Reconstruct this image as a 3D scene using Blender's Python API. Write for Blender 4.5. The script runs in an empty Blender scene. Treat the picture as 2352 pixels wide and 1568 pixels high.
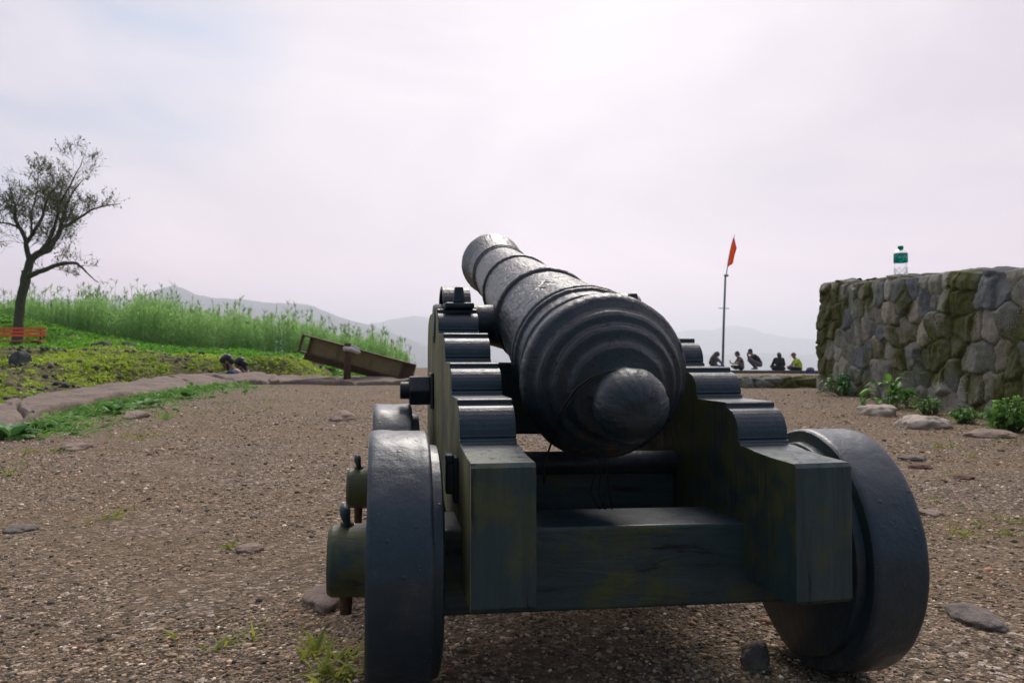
import bpy, bmesh, math, random
import numpy as np
from mathutils import Vector, Matrix
random.seed(7); rng = np.random.default_rng(7)
S = bpy.context.scene; COL = S.collection
R = math.radians
# ------------------------------------------------------------------ camera
CAMH = 0.5; F = 1800.0; PITCH = 31/1800.0
cd = bpy.data.cameras.new('camera'); cam = bpy.data.objects.new('camera', cd); COL.objects.link(cam)
cam.location = (0, 0, CAMH); cam.rotation_euler = (math.pi/2+PITCH, 0, 0)
cd.sensor_width = 36; cd.lens = 36*F/2352; cd.clip_start = .02; cd.clip_end = 40000
cd.dof.use_dof = True; cd.dof.focus_distance = 1.35; cd.dof.aperture_fstop = 13
S.camera = cam
# ------------------------------------------------------------------ world
SUN_EL, SUN_AZ = R(44), R(6)          # azimuth from +Y towards +X
W = bpy.data.worlds.new('World'); S.world = W; W.use_nodes = True
wt = W.node_tree; wt.nodes.clear()
def wn(t, **k):
    n = wt.nodes.new(t)
    for a, b in k.items():
        if a in n.inputs.keys(): n.inputs[a].default_value = b
        else: setattr(n, a, b)
    return n
out = wn('ShaderNodeOutputWorld')
sky = wn('ShaderNodeTexSky', sky_type='NISHITA', sun_disc=False, sun_elevation=SUN_EL, sun_rotation=SUN_AZ, altitude=900.0, dust_density=3.0)
bg1 = wn('ShaderNodeBackground', Strength=0.07)
wt.links.new(sky.outputs[0], bg1.inputs['Color'])
tc = wn('ShaderNodeTexCoord')
mp = wn('ShaderNodeMapping'); mp.inputs['Scale'].default_value = (1.0, 1.0, 2.6); mp.inputs['Location'].default_value = (.35, .2, .1)
wt.links.new(tc.outputs['Generated'], mp.inputs[0])
n1 = wn('ShaderNodeTexNoise', Scale=1.7, Detail=9.0, Roughness=.52, Distortion=.6)
n2 = wn('ShaderNodeTexNoise', Scale=3.1, Detail=6.0, Roughness=.5, Distortion=.3)
wt.links.new(mp.outputs[0], n1.inputs['Vector']); wt.links.new(mp.outputs[0], n2.inputs['Vector'])
# bright region of thin cloud round the hidden sun
sd = Vector((math.sin(SUN_AZ)*math.cos(SUN_EL), math.cos(SUN_AZ)*math.cos(SUN_EL), math.sin(SUN_EL)))
dot = wn('ShaderNodeVectorMath', operation='DOT_PRODUCT'); dot.inputs[1].default_value = sd
nrm = wn('ShaderNodeVectorMath', operation='NORMALIZE')
wt.links.new(tc.outputs['Generated'], nrm.inputs[0]); wt.links.new(nrm.outputs[0], dot.inputs[0])
mr = wn('ShaderNodeMapRange'); mr.interpolation_type = 'SMOOTHSTEP'
for i, v in zip((1, 2, 3, 4), (.10, 1.0, 0.0, 1.0)): mr.inputs[i].default_value = v
wt.links.new(dot.outputs['Value'], mr.inputs[0])
# thin blue gap high on the left
dot2 = wn('ShaderNodeVectorMath', operation='DOT_PRODUCT'); dot2.inputs[1].default_value = Vector((-.72, 1.0, .56)).normalized()
wt.links.new(nrm.outputs[0], dot2.inputs[0])
mr2 = wn('ShaderNodeMapRange'); mr2.interpolation_type = 'SMOOTHSTEP'
for i, v in zip((1, 2, 3, 4), (.93, .99, 0.0, 1.0)): mr2.inputs[i].default_value = v
wt.links.new(dot2.outputs['Value'], mr2.inputs[0])
cr = wn('ShaderNodeValToRGB')
cr.color_ramp.elements[0].position = .30; cr.color_ramp.elements[0].color = (.61, .450, .56, 1)
cr.color_ramp.elements[1].position = .66; cr.color_ramp.elements[1].color = (.89, .705, .775, 1)
wt.links.new(n1.outputs['Fac'], cr.inputs[0])
glow = wn('ShaderNodeMix', data_type='RGBA', blend_type='ADD'); glow.inputs[0].default_value = 1
gc = wn('ShaderNodeMix', data_type='RGBA'); gc.inputs[6].default_value = (0, 0, 0, 1); gc.inputs[7].default_value = (.20, .28, .25, 1)
thin = wn('ShaderNodeMix', data_type='RGBA'); thin.inputs[7].default_value = (.45, .43, .60, 1)
nn_ = wn('ShaderNodeMapRange')
for i, v in zip((1, 2, 3, 4), (.66, .46, .35, 1.0)): nn_.inputs[i].default_value = v
wt.links.new(n2.outputs['Fac'], nn_.inputs[0])
tm_ = wn('ShaderNodeMath', operation='MULTIPLY'); wt.links.new(nn_.outputs[0], tm_.inputs[0]); wt.links.new(mr2.outputs[0], tm_.inputs[1])
wt.links.new(tm_.outputs[0], thin.inputs[0]); wt.links.new(cr.outputs[0], thin.inputs[6])
wt.links.new(mr.outputs[0], gc.inputs[0]); wt.links.new(thin.outputs[2], glow.inputs[6]); wt.links.new(gc.outputs[2], glow.inputs[7])
# overcast is dimmer on the side away from the sun
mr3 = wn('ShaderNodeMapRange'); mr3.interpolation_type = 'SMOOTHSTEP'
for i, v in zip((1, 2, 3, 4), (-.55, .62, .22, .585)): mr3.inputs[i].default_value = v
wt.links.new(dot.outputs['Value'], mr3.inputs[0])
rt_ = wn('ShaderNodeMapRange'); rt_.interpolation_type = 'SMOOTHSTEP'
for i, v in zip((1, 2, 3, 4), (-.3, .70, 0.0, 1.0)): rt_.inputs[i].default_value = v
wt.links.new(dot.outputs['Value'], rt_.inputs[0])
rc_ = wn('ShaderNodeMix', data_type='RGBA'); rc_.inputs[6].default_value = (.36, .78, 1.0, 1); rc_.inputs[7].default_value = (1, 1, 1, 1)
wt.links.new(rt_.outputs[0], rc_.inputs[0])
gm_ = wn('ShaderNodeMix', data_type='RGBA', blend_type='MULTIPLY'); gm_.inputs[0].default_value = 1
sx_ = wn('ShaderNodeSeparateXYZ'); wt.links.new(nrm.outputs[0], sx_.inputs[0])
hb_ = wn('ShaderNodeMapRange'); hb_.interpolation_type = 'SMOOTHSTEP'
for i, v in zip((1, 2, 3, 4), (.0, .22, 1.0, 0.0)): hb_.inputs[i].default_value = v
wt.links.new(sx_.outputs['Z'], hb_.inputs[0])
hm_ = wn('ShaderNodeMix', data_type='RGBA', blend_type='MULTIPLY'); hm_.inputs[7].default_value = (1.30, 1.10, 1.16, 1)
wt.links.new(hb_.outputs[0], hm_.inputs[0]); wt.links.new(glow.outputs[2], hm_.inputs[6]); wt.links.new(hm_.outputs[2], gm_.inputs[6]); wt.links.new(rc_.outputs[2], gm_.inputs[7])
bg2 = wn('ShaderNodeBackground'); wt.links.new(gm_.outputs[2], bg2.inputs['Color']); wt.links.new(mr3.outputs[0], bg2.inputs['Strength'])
# cloud cover factor
cov = wn('ShaderNodeMapRange')
for i, v in zip((1, 2, 3, 4), (.38, .56, .0, 1.0)): cov.inputs[i].default_value = v
wt.links.new(n2.outputs['Fac'], cov.inputs[0])
inv = wn('ShaderNodeMath', operation='SUBTRACT'); inv.inputs[0].default_value = 1; wt.links.new(cov.outputs[0], inv.inputs[1])
mul = wn('ShaderNodeMath', operation='MULTIPLY'); wt.links.new(inv.outputs[0], mul.inputs[0]); wt.links.new(mr2.outputs[0], mul.inputs[1])
fac = wn('ShaderNodeMath', operation='MULTIPLY_ADD'); fac.inputs[1].default_value = -.75; fac.inputs[2].default_value = .96
wt.links.new(mul.outputs[0], fac.inputs[0])
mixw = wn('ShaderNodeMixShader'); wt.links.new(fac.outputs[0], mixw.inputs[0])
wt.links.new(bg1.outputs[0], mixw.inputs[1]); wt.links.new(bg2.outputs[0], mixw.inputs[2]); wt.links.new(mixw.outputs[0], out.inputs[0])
# ------------------------------------------------------------------ sun
sl = bpy.data.lights.new('sun', 'SUN'); sl.energy = 1.5; sl.angle = R(24); sl.color = (1, .93, .86)
so = bpy.data.objects.new('sun', sl); COL.objects.link(so)
so.rotation_euler = (-sd).to_track_quat('-Z', 'Y').to_euler()
S.view_settings.view_transform = 'Standard'; S.view_settings.look = 'None'
S.view_settings.exposure = 0.68; S.view_settings.gamma = 1.0
S.render.engine = 'CYCLES'; S.cycles.volume_bounces = 4; S.cycles.max_bounces = 8
S.render.resolution_x = 1024; S.render.resolution_y = 682

# ================================================================== helpers
def P(px, py, z):
    """point seen at (px,py) of the 2352 px wide photograph, z metres in front of the camera"""
    a = (px-1176)/F; b = -(py-784)/F
    c, s = math.cos(PITCH), math.sin(PITCH)
    return np.array([a*z, z*(c-b*s), CAMH+z*(s+b*c)])

def _hash(ix, iy, iz, seed):
    h = (ix.astype(np.int64)*374761393 + iy.astype(np.int64)*668265263 + iz.astype(np.int64)*2147483647 + seed*1274126177) & 0xffffffff
    h = ((h ^ (h >> 13))*1103515245) & 0xffffffff
    h = (h ^ (h >> 16)) & 0xffffffff
    h = (h*2246822519) & 0xffffffff
    h = h ^ (h >> 15)
    return (h & 0xffff)/65535.0
def vnoise(x, y, z=None, seed=0):
    x = np.asarray(x, float); y = np.asarray(y, float); z = np.zeros_like(x) if z is None else np.asarray(z, float)
    ix, iy, iz = np.floor(x), np.floor(y), np.floor(z)
    fx, fy, fz = x-ix, y-iy, z-iz
    fx, fy, fz = [f*f*(3-2*f) for f in (fx, fy, fz)]
    r = 0
    for dx in (0, 1):
        for dy in (0, 1):
            for dz in (0, 1):
                w = (fx if dx else 1-fx)*(fy if dy else 1-fy)*(fz if dz else 1-fz)
                r = r + w*_hash(ix+dx, iy+dy, iz+dz, seed)
    return r*2-1
def fbm(x, y, z=None, oct=4, seed=0, gain=.5):
    r = 0; a = 1; t = 0
    zz = None if z is None else np.asarray(z, float)
    for o in range(oct):
        r = r+a*vnoise(np.asarray(x)*2**o, np.asarray(y)*2**o, None if zz is None else zz*2**o, seed+o*17); t += a; a *= gain
    return r/t
def sstep(a, b, x):
    t = np.clip((np.asarray(x, float)-a)/(b-a), 0, 1); return t*t*(3-2*t)

ORG = {}
def tag(o, label=None, cat=None, group=None, kind=None):
    if label: o['label'] = label
    if cat: o['category'] = cat
    if group: o['group'] = group
    if kind: o['kind'] = kind
    return o
def empty(name, loc):
    o = bpy.data.objects.new(name, None); COL.objects.link(o); o.location = loc; o.empty_display_size = .1
    ORG[o.name] = np.array(loc, float); return o
def mesh_obj(name, V, Fc, mat, parent=None, origin=None, smooth=False, attrs=None):
    V = np.asarray(V, float)
    if parent is not None: og = ORG[parent.name]
    elif origin is not None: og = np.array(origin, float)
    else: og = np.zeros(3)
    me = bpy.data.meshes.new(name)
    V = V-og
    if isinstance(Fc, np.ndarray):
        n, k = Fc.shape
        me.vertices.add(len(V)); me.vertices.foreach_set('co', V.astype(np.float32).ravel())
        me.loops.add(n*k); me.loops.foreach_set('vertex_index', Fc.astype(np.int32).ravel())
        me.polygons.add(n); me.polygons.foreach_set('loop_start', np.arange(0, n*k, k, dtype=np.int32))
        me.update(calc_edges=True)
    else:
        me.from_pydata([tuple(v) for v in V], [], Fc)
    if smooth: me.polygons.foreach_set('use_smooth', np.ones(len(me.polygons), bool))
    if attrs:
        for an, arr in attrs.items():
            at = me.color_attributes.new(an, 'FLOAT_COLOR', 'POINT')
            a4 = np.ones((len(V), 4), np.float32); arr = np.asarray(arr, np.float32)
            if arr.ndim == 1: a4[:, 0] = a4[:, 1] = a4[:, 2] = arr
            else: a4[:, :arr.shape[1]] = arr
            at.data.foreach_set('color', a4.ravel())
    me.materials.append(mat); me.validate()
    o = bpy.data.objects.new(name, me); COL.objects.link(o)
    if parent is not None:
        o.parent = parent; ORG[o.name] = og
    else:
        o.location = og; ORG[o.name] = og
    return o
def bevel(o, w, seg=2, ang=35):
    m = o.modifiers.new('bevel', 'BEVEL'); m.width = w; m.segments = seg; m.limit_method = 'ANGLE'; m.angle_limit = R(ang); return o

class MB:                       # collects simple shapes, world coordinates
    def __init__(s): s.V = []; s.F = []
    def add(s, V, Fc):
        b = len(s.V); s.V += [tuple(map(float, v)) for v in V]; s.F += [tuple(b+i for i in f) for f in Fc]; return s
    def box(s, c, A, B, C):      # centre and three half vectors
        c, A, B, C = map(np.asarray, (c, A, B, C))
        V = [c+i*A+j*B+k*C for i in (-1, 1) for j in (-1, 1) for k in (-1, 1)]
        return s.add(V, [(0, 1, 3, 2), (4, 6, 7, 5), (0, 4, 5, 1), (2, 3, 7, 6), (0, 2, 6, 4), (1, 5, 7, 3)])
    def tube(s, pts, rad, n=8, cap=True):
        pts = [np.asarray(p, float) for p in pts]
        if np.isscalar(rad): rad = [rad]*len(pts)
        V = []; up = None
        for i, p in enumerate(pts):
            t = pts[min(i+1, len(pts)-1)]-pts[max(i-1, 0)]; t = t/(np.linalg.norm(t)+1e-9)
            if up is None:
                up = np.array([0, 0, 1.]) if abs(t[2]) < .9 else np.array([1., 0, 0])
            a = np.cross(t, up); a /= np.linalg.norm(a)+1e-9; b = np.cross(a, t); up = b
            for k in range(n):
                q = 2*math.pi*k/n; V.append(p+rad[i]*(math.cos(q)*a+math.sin(q)*b))
        Fc = [(i*n+k, i*n+(k+1) % n, (i+1)*n+(k+1) % n, (i+1)*n+k) for i in range(len(pts)-1) for k in range(n)]
        if cap: Fc += [tuple(range(n))[::-1], tuple((len(pts)-1)*n+k for k in range(n))]
        return s.add(V, Fc)
    def ell(s, c, r, n=12, m=8, rot=None):
        c = np.asarray(c, float); r = np.asarray(r if not np.isscalar(r) else (r, r, r), float)
        V = [np.array([0, 0, 1.])]; 
        for i in range(1, m):
            t = math.pi*i/m
            for k in range(n):
                q = 2*math.pi*k/n; V.append(np.array([math.sin(t)*math.cos(q), math.sin(t)*math.sin(q), math.cos(t)]))
        V.append(np.array([0, 0, -1.]))
        V = [v*r for v in V]
        if rot is not None: V = [rot@v for v in V]
        Fc = [(0, 1+k, 1+(k+1) % n) for k in range(n)]
        for i in range(m-2):
            for k in range(n): Fc.append((1+i*n+k, 1+(i+1)*n+k, 1+(i+1)*n+(k+1) % n, 1+i*n+(k+1) % n))
        L = len(V)-1; Fc += [(L, 1+(m-2)*n+(k+1) % n, 1+(m-2)*n+k) for k in range(n)]
        return s.add([c+v for v in V], Fc)
    def build(s, name, mat, parent=None, origin=None, smooth=False):
        return mesh_obj(name, s.V, s.F, mat, parent, origin, smooth)

# ------------------------------------------------------------------ node materials
class NT:
    def __init__(s, name):
        s.m = bpy.data.materials.new(name); s.m.use_nodes = True; s.t = s.m.node_tree; s.t.nodes.clear()
        s.out = s.t.nodes.new('ShaderNodeOutputMaterial')
    def lk(s, v, sock):
        if isinstance(v, bpy.types.NodeSocket): s.t.links.new(v, sock)
        elif v is not None:
            if hasattr(sock.default_value, '__len__') and not hasattr(v, '__len__'): v = (v,)*len(sock.default_value)
            if hasattr(v, '__len__') and len(v) == 3 and len(sock.default_value) == 4: v = tuple(v)+(1,)
            sock.default_value = v
    def n(s, t, props=None, **ins):
        x = s.t.nodes.new(t)
        for k, v in (props or {}).items(): setattr(x, k, v)
        for k, v in ins.items(): s.lk(v, x.inputs[k.replace('_', ' ')])
        return x
    def coord(s, scale=(1, 1, 1), kind='Object', rot=(0, 0, 0), loc=(0, 0, 0)):
        c = s.n('ShaderNodeTexCoord'); m = s.n('ShaderNodeMapping')
        m.inputs['Scale'].default_value = scale; m.inputs['Rotation'].default_value = rot; m.inputs['Location'].default_value = loc
        s.t.links.new(c.outputs[kind], m.inputs[0]); return m.outputs[0]
    def noise(s, vec, scale, detail=5, rough=.55, dist=0):
        return s.n('ShaderNodeTexNoise', Vector=vec, Scale=scale, Detail=detail, Roughness=rough, Distortion=dist).outputs['Fac']
    def voro(s, vec, scale, feat='F1', out='Distance', rand=1.0):
        return s.n('ShaderNodeTexVoronoi', {'feature': feat}, Vector=vec, Scale=scale, Randomness=rand).outputs[out]
    def ramp(s, fac, *stops):
        x = s.n('ShaderNodeValToRGB'); e = x.color_ramp.elements
        while len(e) < len(stops): e.new(.5)
        for el, (p, c) in zip(e, stops):
            el.position = p; el.color = (c, c, c, 1) if np.isscalar(c) else tuple(c)+(1,)
        s.lk(fac, x.inputs[0]); return x.outputs[0]
    def mix(s, f, a, b, mode='MIX'):
        x = s.n('ShaderNodeMix', {'data_type': 'RGBA', 'blend_type': mode})
        s.lk(f, x.inputs[0]); s.lk(a, x.inputs[6]); s.lk(b, x.inputs[7]); return x.outputs[2]
    def math(s, op, a, b=None):
        x = s.n('ShaderNodeMath', {'operation': op}); s.lk(a, x.inputs[0])
        if b is not None: s.lk(b, x.inputs[1])
        return x.outputs[0]
    def attr(s, name, out='Color'):
        x = s.n('ShaderNodeAttribute'); x.attribute_name = name; return x.outputs[out]
    def bump(s, h, strength, dist, normal=None):
        x = s.n('ShaderNodeBump', Strength=strength, Distance=dist, Height=h)
        if normal is not None: s.t.links.new(normal, x.inputs['Normal'])
        return x.outputs[0]
    def bsdf(s, col, rough, normal=None, **k):
        x = s.n('ShaderNodeBsdfPrincipled'); s.lk(col, x.inputs['Base Color']); s.lk(rough, x.inputs['Roughness'])
        if normal is not None: s.t.links.new(normal, x.inputs['Normal'])
        for a, b in k.items(): s.lk(b, x.inputs[a.replace('_', ' ')])
        return x
    def done(s, sh):
        s.t.links.new(sh.outputs[0] if hasattr(sh, 'outputs') else sh, s.out.inputs[0]); return s.m

def m_iron():
    t = NT('black_painted_iron'); o = t.coord()
    big = t.noise(o, 9, 6, .6); fine = t.noise(o, 90, 6, .65); speck = t.noise(o, 38, 4, .7)
    v = t.voro(t.mix(.25, o, t.n('ShaderNodeTexNoise', Vector=o, Scale=14.0).outputs['Color']), 70, 'F1')
    pits = t.ramp(v, (0, 0), (.22, 1))
    sc = t.noise(t.coord((70, 9, 70), rot=(R(-13), 0, R(9.3))), 1.6, 5, .65, .8)
    base = t.ramp(big, (.3, (.003, .014, .022)), (.7, (.007, .026, .038)))
    rust = t.ramp(t.math('MULTIPLY', speck, t.noise(o, 5, 3)), (.33, 0), (.40, 1))
    col = t.mix(rust, base, (.10, .042, .008))
    dust = t.ramp(fine, (.55, 0), (.85, .2))
    col = t.mix(dust, col, (.07, .075, .085))
    r = t.ramp(fine, (.3, .38), (.75, .54))
    crk = t.ramp(sc, (.36, 0), (.43, 1))
    col = t.mix(crk, (.002, .006, .010), col)
    b = t.bump(pits, .3, .0020); b = t.bump(crk, .45, .0022, b); b = t.bump(sc, .35, .003, b); b = t.bump(fine, .4, .0020, b); b = t.bump(big, .4, .006, b)
    return t.done(t.bsdf(col, r, b, IOR=1.5, Coat_Weight=.15, Coat_Roughness=.26, Coat_IOR=1.6))
def m_wheel():
    t = NT('dark_painted_wheel'); o = t.coord()
    big = t.noise(o, 7, 5, .6); fine = t.noise(o, 120, 5, .65)
    col = t.ramp(big, (.3, (.004, .019, .030)), (.68, (.009, .034, .052)))
    col = t.mix(t.ramp(t.noise(o, 15, 6, .7), (.55, 0), (.72, .5)), col, (.05, .05, .05))
    col = t.mix(t.ramp(t.noise(o, 210, 2), (.70, 0), (.75, .5)), col, (.14, .13, .11)); col = t.mix(t.ramp(t.noise(o, 11, 6, .7), (.62, 0), (.72, .7)), col, (.035, .022, .014))
    sz = t.n('ShaderNodeSeparateXYZ', Vector=o).outputs[2]
    mud = t.math('MULTIPLY', t.ramp(sz, (.0, 1), (.085, 0)), t.ramp(t.noise(o, 45, 6, .7), (.40, 0), (.60, 1)))
    col = t.mix(mud, col, (.085, .066, .045))
    b = t.bump(fine, .35, .0014); b = t.bump(t.noise(o, 34, 6, .75), .6, .004, b); b = t.bump(t.ramp(t.voro(o, 34), (.05, 1), (.12, 0)), .5, .0025, b)
    r = t.ramp(t.noise(o, 22, 5), (.35, .34), (.7, .52))
    return t.done(t.bsdf(col, r, b, IOR=1.48, Coat_Weight=.25, Coat_Roughness=.26, Coat_IOR=1.6))
def m_wood(name, moss=.5, seed=0, side=False):
    t = NT(name); o = t.coord(loc=(seed, seed*.7, 0))
    grain = t.noise(t.coord((60, 60, 5) if side else (5, 40, 40), loc=(seed, 0, 0)), 1.0, 7, .62, .6)
    big = t.noise(o, 6, 5, .6); mid = t.noise(o, 22, 6, .65)
    base = t.ramp(grain, (.3, (.013, .033, .038)), (.7, (.034, .068, .070)))
    alg = t.ramp(t.math('MULTIPLY', big, mid), (.27-.06*moss, 0), (.27+.14-.1*moss, 1))
    alg = t.math('MULTIPLY', alg, t.ramp(grain, (.25, .35), (.65, 1)))
    col = t.mix(alg, base, (.075, .088, .018))
    spk = t.ramp(t.noise(o, 230, 2), (.72, 0), (.76, .35)); col = t.mix(spk, col, (.16, .16, .13))
    crack = t.ramp(grain, (.31, 0), (.37, 1)); col = t.mix(crack, (.007, .009, .009), col)
    b = t.bump(grain, .8, .0035); b = t.bump(crack, .7, .002, b); b = t.bump(mid, .35, .004, b)
    r = t.ramp(mid, (.35, .42), (.7, .68))
    return t.done(t.bsdf(col, r, b))
def m_algae_wood():
    t = NT('weathered_algae_wood'); o = t.coord()
    grain = t.noise(t.coord((55, 55, 4)), 1.0, 7, .65, .8)
    col = t.ramp(grain, (.28, (.04, .052, .036)), (.48, (.17, .17, .075)), (.72, (.34, .33, .13)))
    col = t.mix(t.ramp(t.noise(o, 7, 5, .6), (.50, 0), (.68, .8)), col, (.022, .045, .046))
    b = t.bump(grain, .5, .003)
    return t.done(t.bsdf(col, .7, b))
def m_plain(name, col, rough=.7, var=.3, scale=20, bump=.2, bd=.004, **k):
    t = NT(name); o = t.coord(); n = t.noise(o, scale, 6, .6)
    c1 = tuple(c*(1-var) for c in col); c2 = tuple(min(1, c*(1+var)) for c in col)
    return t.done(t.bsdf(t.ramp(n, (.3, c1), (.7, c2)), rough, t.bump(n, bump, bd), **k))
def m_leaf(name, c1, c2, trans=.45, rough=.5):
    t = NT(name); g = t.n('ShaderNodeNewGeometry'); f = t.attr('tint', 'Fac')
    n = t.noise(t.coord(), 8, 3)
    f = t.math('ADD', t.math('MULTIPLY', f, .8), t.math('MULTIPLY', n, .2))
    col = t.ramp(f, (.1, c1), (.85, c2))
    p = t.bsdf(col, rough, Specular_IOR_Level=.3)
    tr = t.n('ShaderNodeBsdfTranslucent'); t.lk(col, tr.inputs[0])
    mx = t.n('ShaderNodeMixShader'); mx.inputs[0].default_value = trans
    t.t.links.new(p.outputs[0], mx.inputs[1]); t.t.links.new(tr.outputs[0], mx.inputs[2])
    return t.done(mx)
def m_rock(name, c1, c2, scale=9, rough=.9):
    t = NT(name); o = t.coord(); n = t.noise(o, scale, 8, .65, .3); f = t.noise(o, scale*9, 5, .7)
    col = t.mix(t.ramp(f, (.35, .0), (.7, .45)), t.ramp(n, (.32, c1), (.68, c2)), tuple(c*.45 for c in c1))
    b = t.bump(f, .9, .006); b = t.bump(t.noise(o, scale*3, 6, .7), .8, .012, b)
    return t.done(t.bsdf(col, rough, b))
def m_attr_rock(name, moss_col=(.060, .068, .010), sc=26):
    t = NT(name); o = t.coord(); a = t.attr('tone'); ms = t.attr('moss', 'Fac')
    n = t.noise(o, sc, 8, .68); f = t.noise(o, sc*4, 5, .7); g = t.noise(o, 6, 5, .6)
    col = t.mix(t.ramp(n, (.35, 0), (.7, .6)), a, t.mix(1, a, (.35, .36, .4), 'MULTIPLY'))
    lich = t.ramp(t.noise(o, 15, 6, .7), (.6, 0), (.68, .4)); col = t.mix(lich, col, (.22, .215, .18))
    mcol = t.ramp(n, (.3, tuple(c*.45 for c in moss_col)), (.7, tuple(c*1.7 for c in moss_col)))
    mf = t.ramp(t.math('ADD', ms, t.math('MULTIPLY', t.math('SUBTRACT', f, .5), .9)), (.42, 0), (.58, 1))
    col = t.mix(mf, col, mcol)
    b = t.bump(f, .55, .006); b = t.bump(n, .55, .014, b)
    return t.done(t.bsdf(col, .92, b))

M = dict(
    iron=m_iron(), wheel=m_wheel(), wood=m_wood('dark_painted_timber', .45, 0), cheek=m_wood('dark_mossy_timber', .30, 3, True),
    side=m_algae_wood(), inner=m_wood('mossy_inner_timber', 1.15, 8, True), hubwood=m_wood('mossy_hub_timber', 2.1, 5),
    stone=m_attr_rock('mossy_masonry'), 
    bark=m_rock('grey_green_bark', (.05, .055, .035), (.12, .12, .08), 14),
    twig=m_plain('thin_twigs', (.10, .10, .075), .85),
    leaf_tree=m_leaf('tree_leaves', (.09, .12, .05), (.24, .28, .11), .45),
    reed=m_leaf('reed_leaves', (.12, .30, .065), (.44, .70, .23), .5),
    plume=m_plain('reed_plume', (.28, .31, .21), .9),
    cover=m_leaf('yellow_green_cover', (.11, .24, .03), (.56, .72, .07), .35),
    green=m_leaf('lush_green_cover', (.06, .24, .025), (.24, .56, .045), .35),
    grass=m_leaf('path_grass', (.16, .22, .035), (.48, .52, .09), .4),
    plant=m_leaf('wall_plant_leaves', (.06, .20, .04), (.26, .50, .09), .35),
    broad=m_leaf('broad_leaves', (.05, .17, .05), (.16, .36, .10), .25),
    stem=m_plain('plant_stems', (.09, .13, .05), .7),
    darkrock=m_rock('dark_basalt', (.028, .032, .036), (.10, .105, .105)),
    tanrock=m_rock('tan_stone', (.26, .19, .145), (.46, .36, .29)),
    palerock=m_rock('pale_stone', (.44, .37, .29), (.80, .72, .60)),
    redrock=m_rock('red_stone', (.15, .075, .05), (.26, .15, .11)),
    greyrock=m_rock('grey_stone', (.14, .12, .105), (.30, .265, .23)),
    rustmetal=m_rock('rusty_metal', (.085, .042, .022), (.15, .085, .045), 14, .75),
    panel=m_rock('dull_olive_panel', (.22, .17, .075), (.34, .26, .115), 7, .7),
    orange=m_plain('orange_bench_paint', (.85, .13, .045), .5, .1),
    benchleg=m_plain('dark_bench_steel', (.03, .03, .03), .6),
    flag=m_leaf('orange_flag_cloth', (.95, .27, .02), (1.0, .33, .03), .5, .8),
    pole=m_plain('teal_grey_pole', (.12, .20, .22), .5),
    skin=m_plain('brown_skin', (.26, .14, .09), .55, .08, 12, .05),
    hair=m_plain('black_hair', (.009, .008, .009), .5, .4, 90, .5),
    brownhair=m_plain('dark_brown_hair', (.032, .022, .018), .5, .4, 90, .5),
    navy=m_plain('navy_cloth', (.025, .045, .12), .9), teal=m_plain('dark_teal_cloth', (.012, .03, .035), .9),
    black=m_plain('black_cloth', (.010, .012, .016), .9), neon=m_plain('neon_yellow_cloth', (.50, .66, .04), .85, .08),
    blue=m_plain('blue_cloth', (.02, .06, .24), .9), grey=m_plain('grey_cloth', (.13, .13, .17), .9),
    capred=m_plain('faded_red_cap', (.30, .07, .07), .85), white=m_plain('dirty_white_cloth', (.55, .53, .50), .9, .2),
    phone=m_plain('phone_case', (.02, .05, .06), .3), capg=m_leaf('green_plastic_cap', (.0, .34, .28), (.0, .42, .34), .4, .35),
)

# ================================================================== terrain
LEDGE_FAR = np.array([(-2.0, -4.), (-2.5, 0.), (-3.2, 3.2), (-4.18, 6.4), (-4.54, 8.05), (-5.05, 10.6), (-5.15, 12.0), (-4.6, 12.8), (-3.17, 12.0), (-1.37, 11.0)])
OUTL = np.vstack([LEDGE_FAR, [(-1.9, 15), (-3.0, 23), (-4.8, 36)]])
POLY = np.vstack([OUTL, [(-40, 60), (-90, 60), (-90, -4)]])
def inpoly(X, Y, poly):
    ins = np.zeros(X.shape, bool); j = len(poly)-1
    for i in range(len(poly)):
        xi, yi = poly[i]; xj, yj = poly[j]
        c = ((yi > Y) != (yj > Y)) & (X < (xj-xi)*(Y-yi)/((yj-yi) if yj != yi else 1e-9)+xi)
        ins ^= c; j = i
    return ins
def dline(X, Y, L):
    d = np.full(X.shape, 1e9)
    for (x0, y0), (x1, y1) in zip(L[:-1], L[1:]):
        dx, dy = x1-x0, y1-y0
        t = np.clip(((X-x0)*dx+(Y-y0)*dy)/(dx*dx+dy*dy), 0, 1)
        d = np.minimum(d, np.hypot(X-x0-t*dx, Y-y0-t*dy))
    return d
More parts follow.
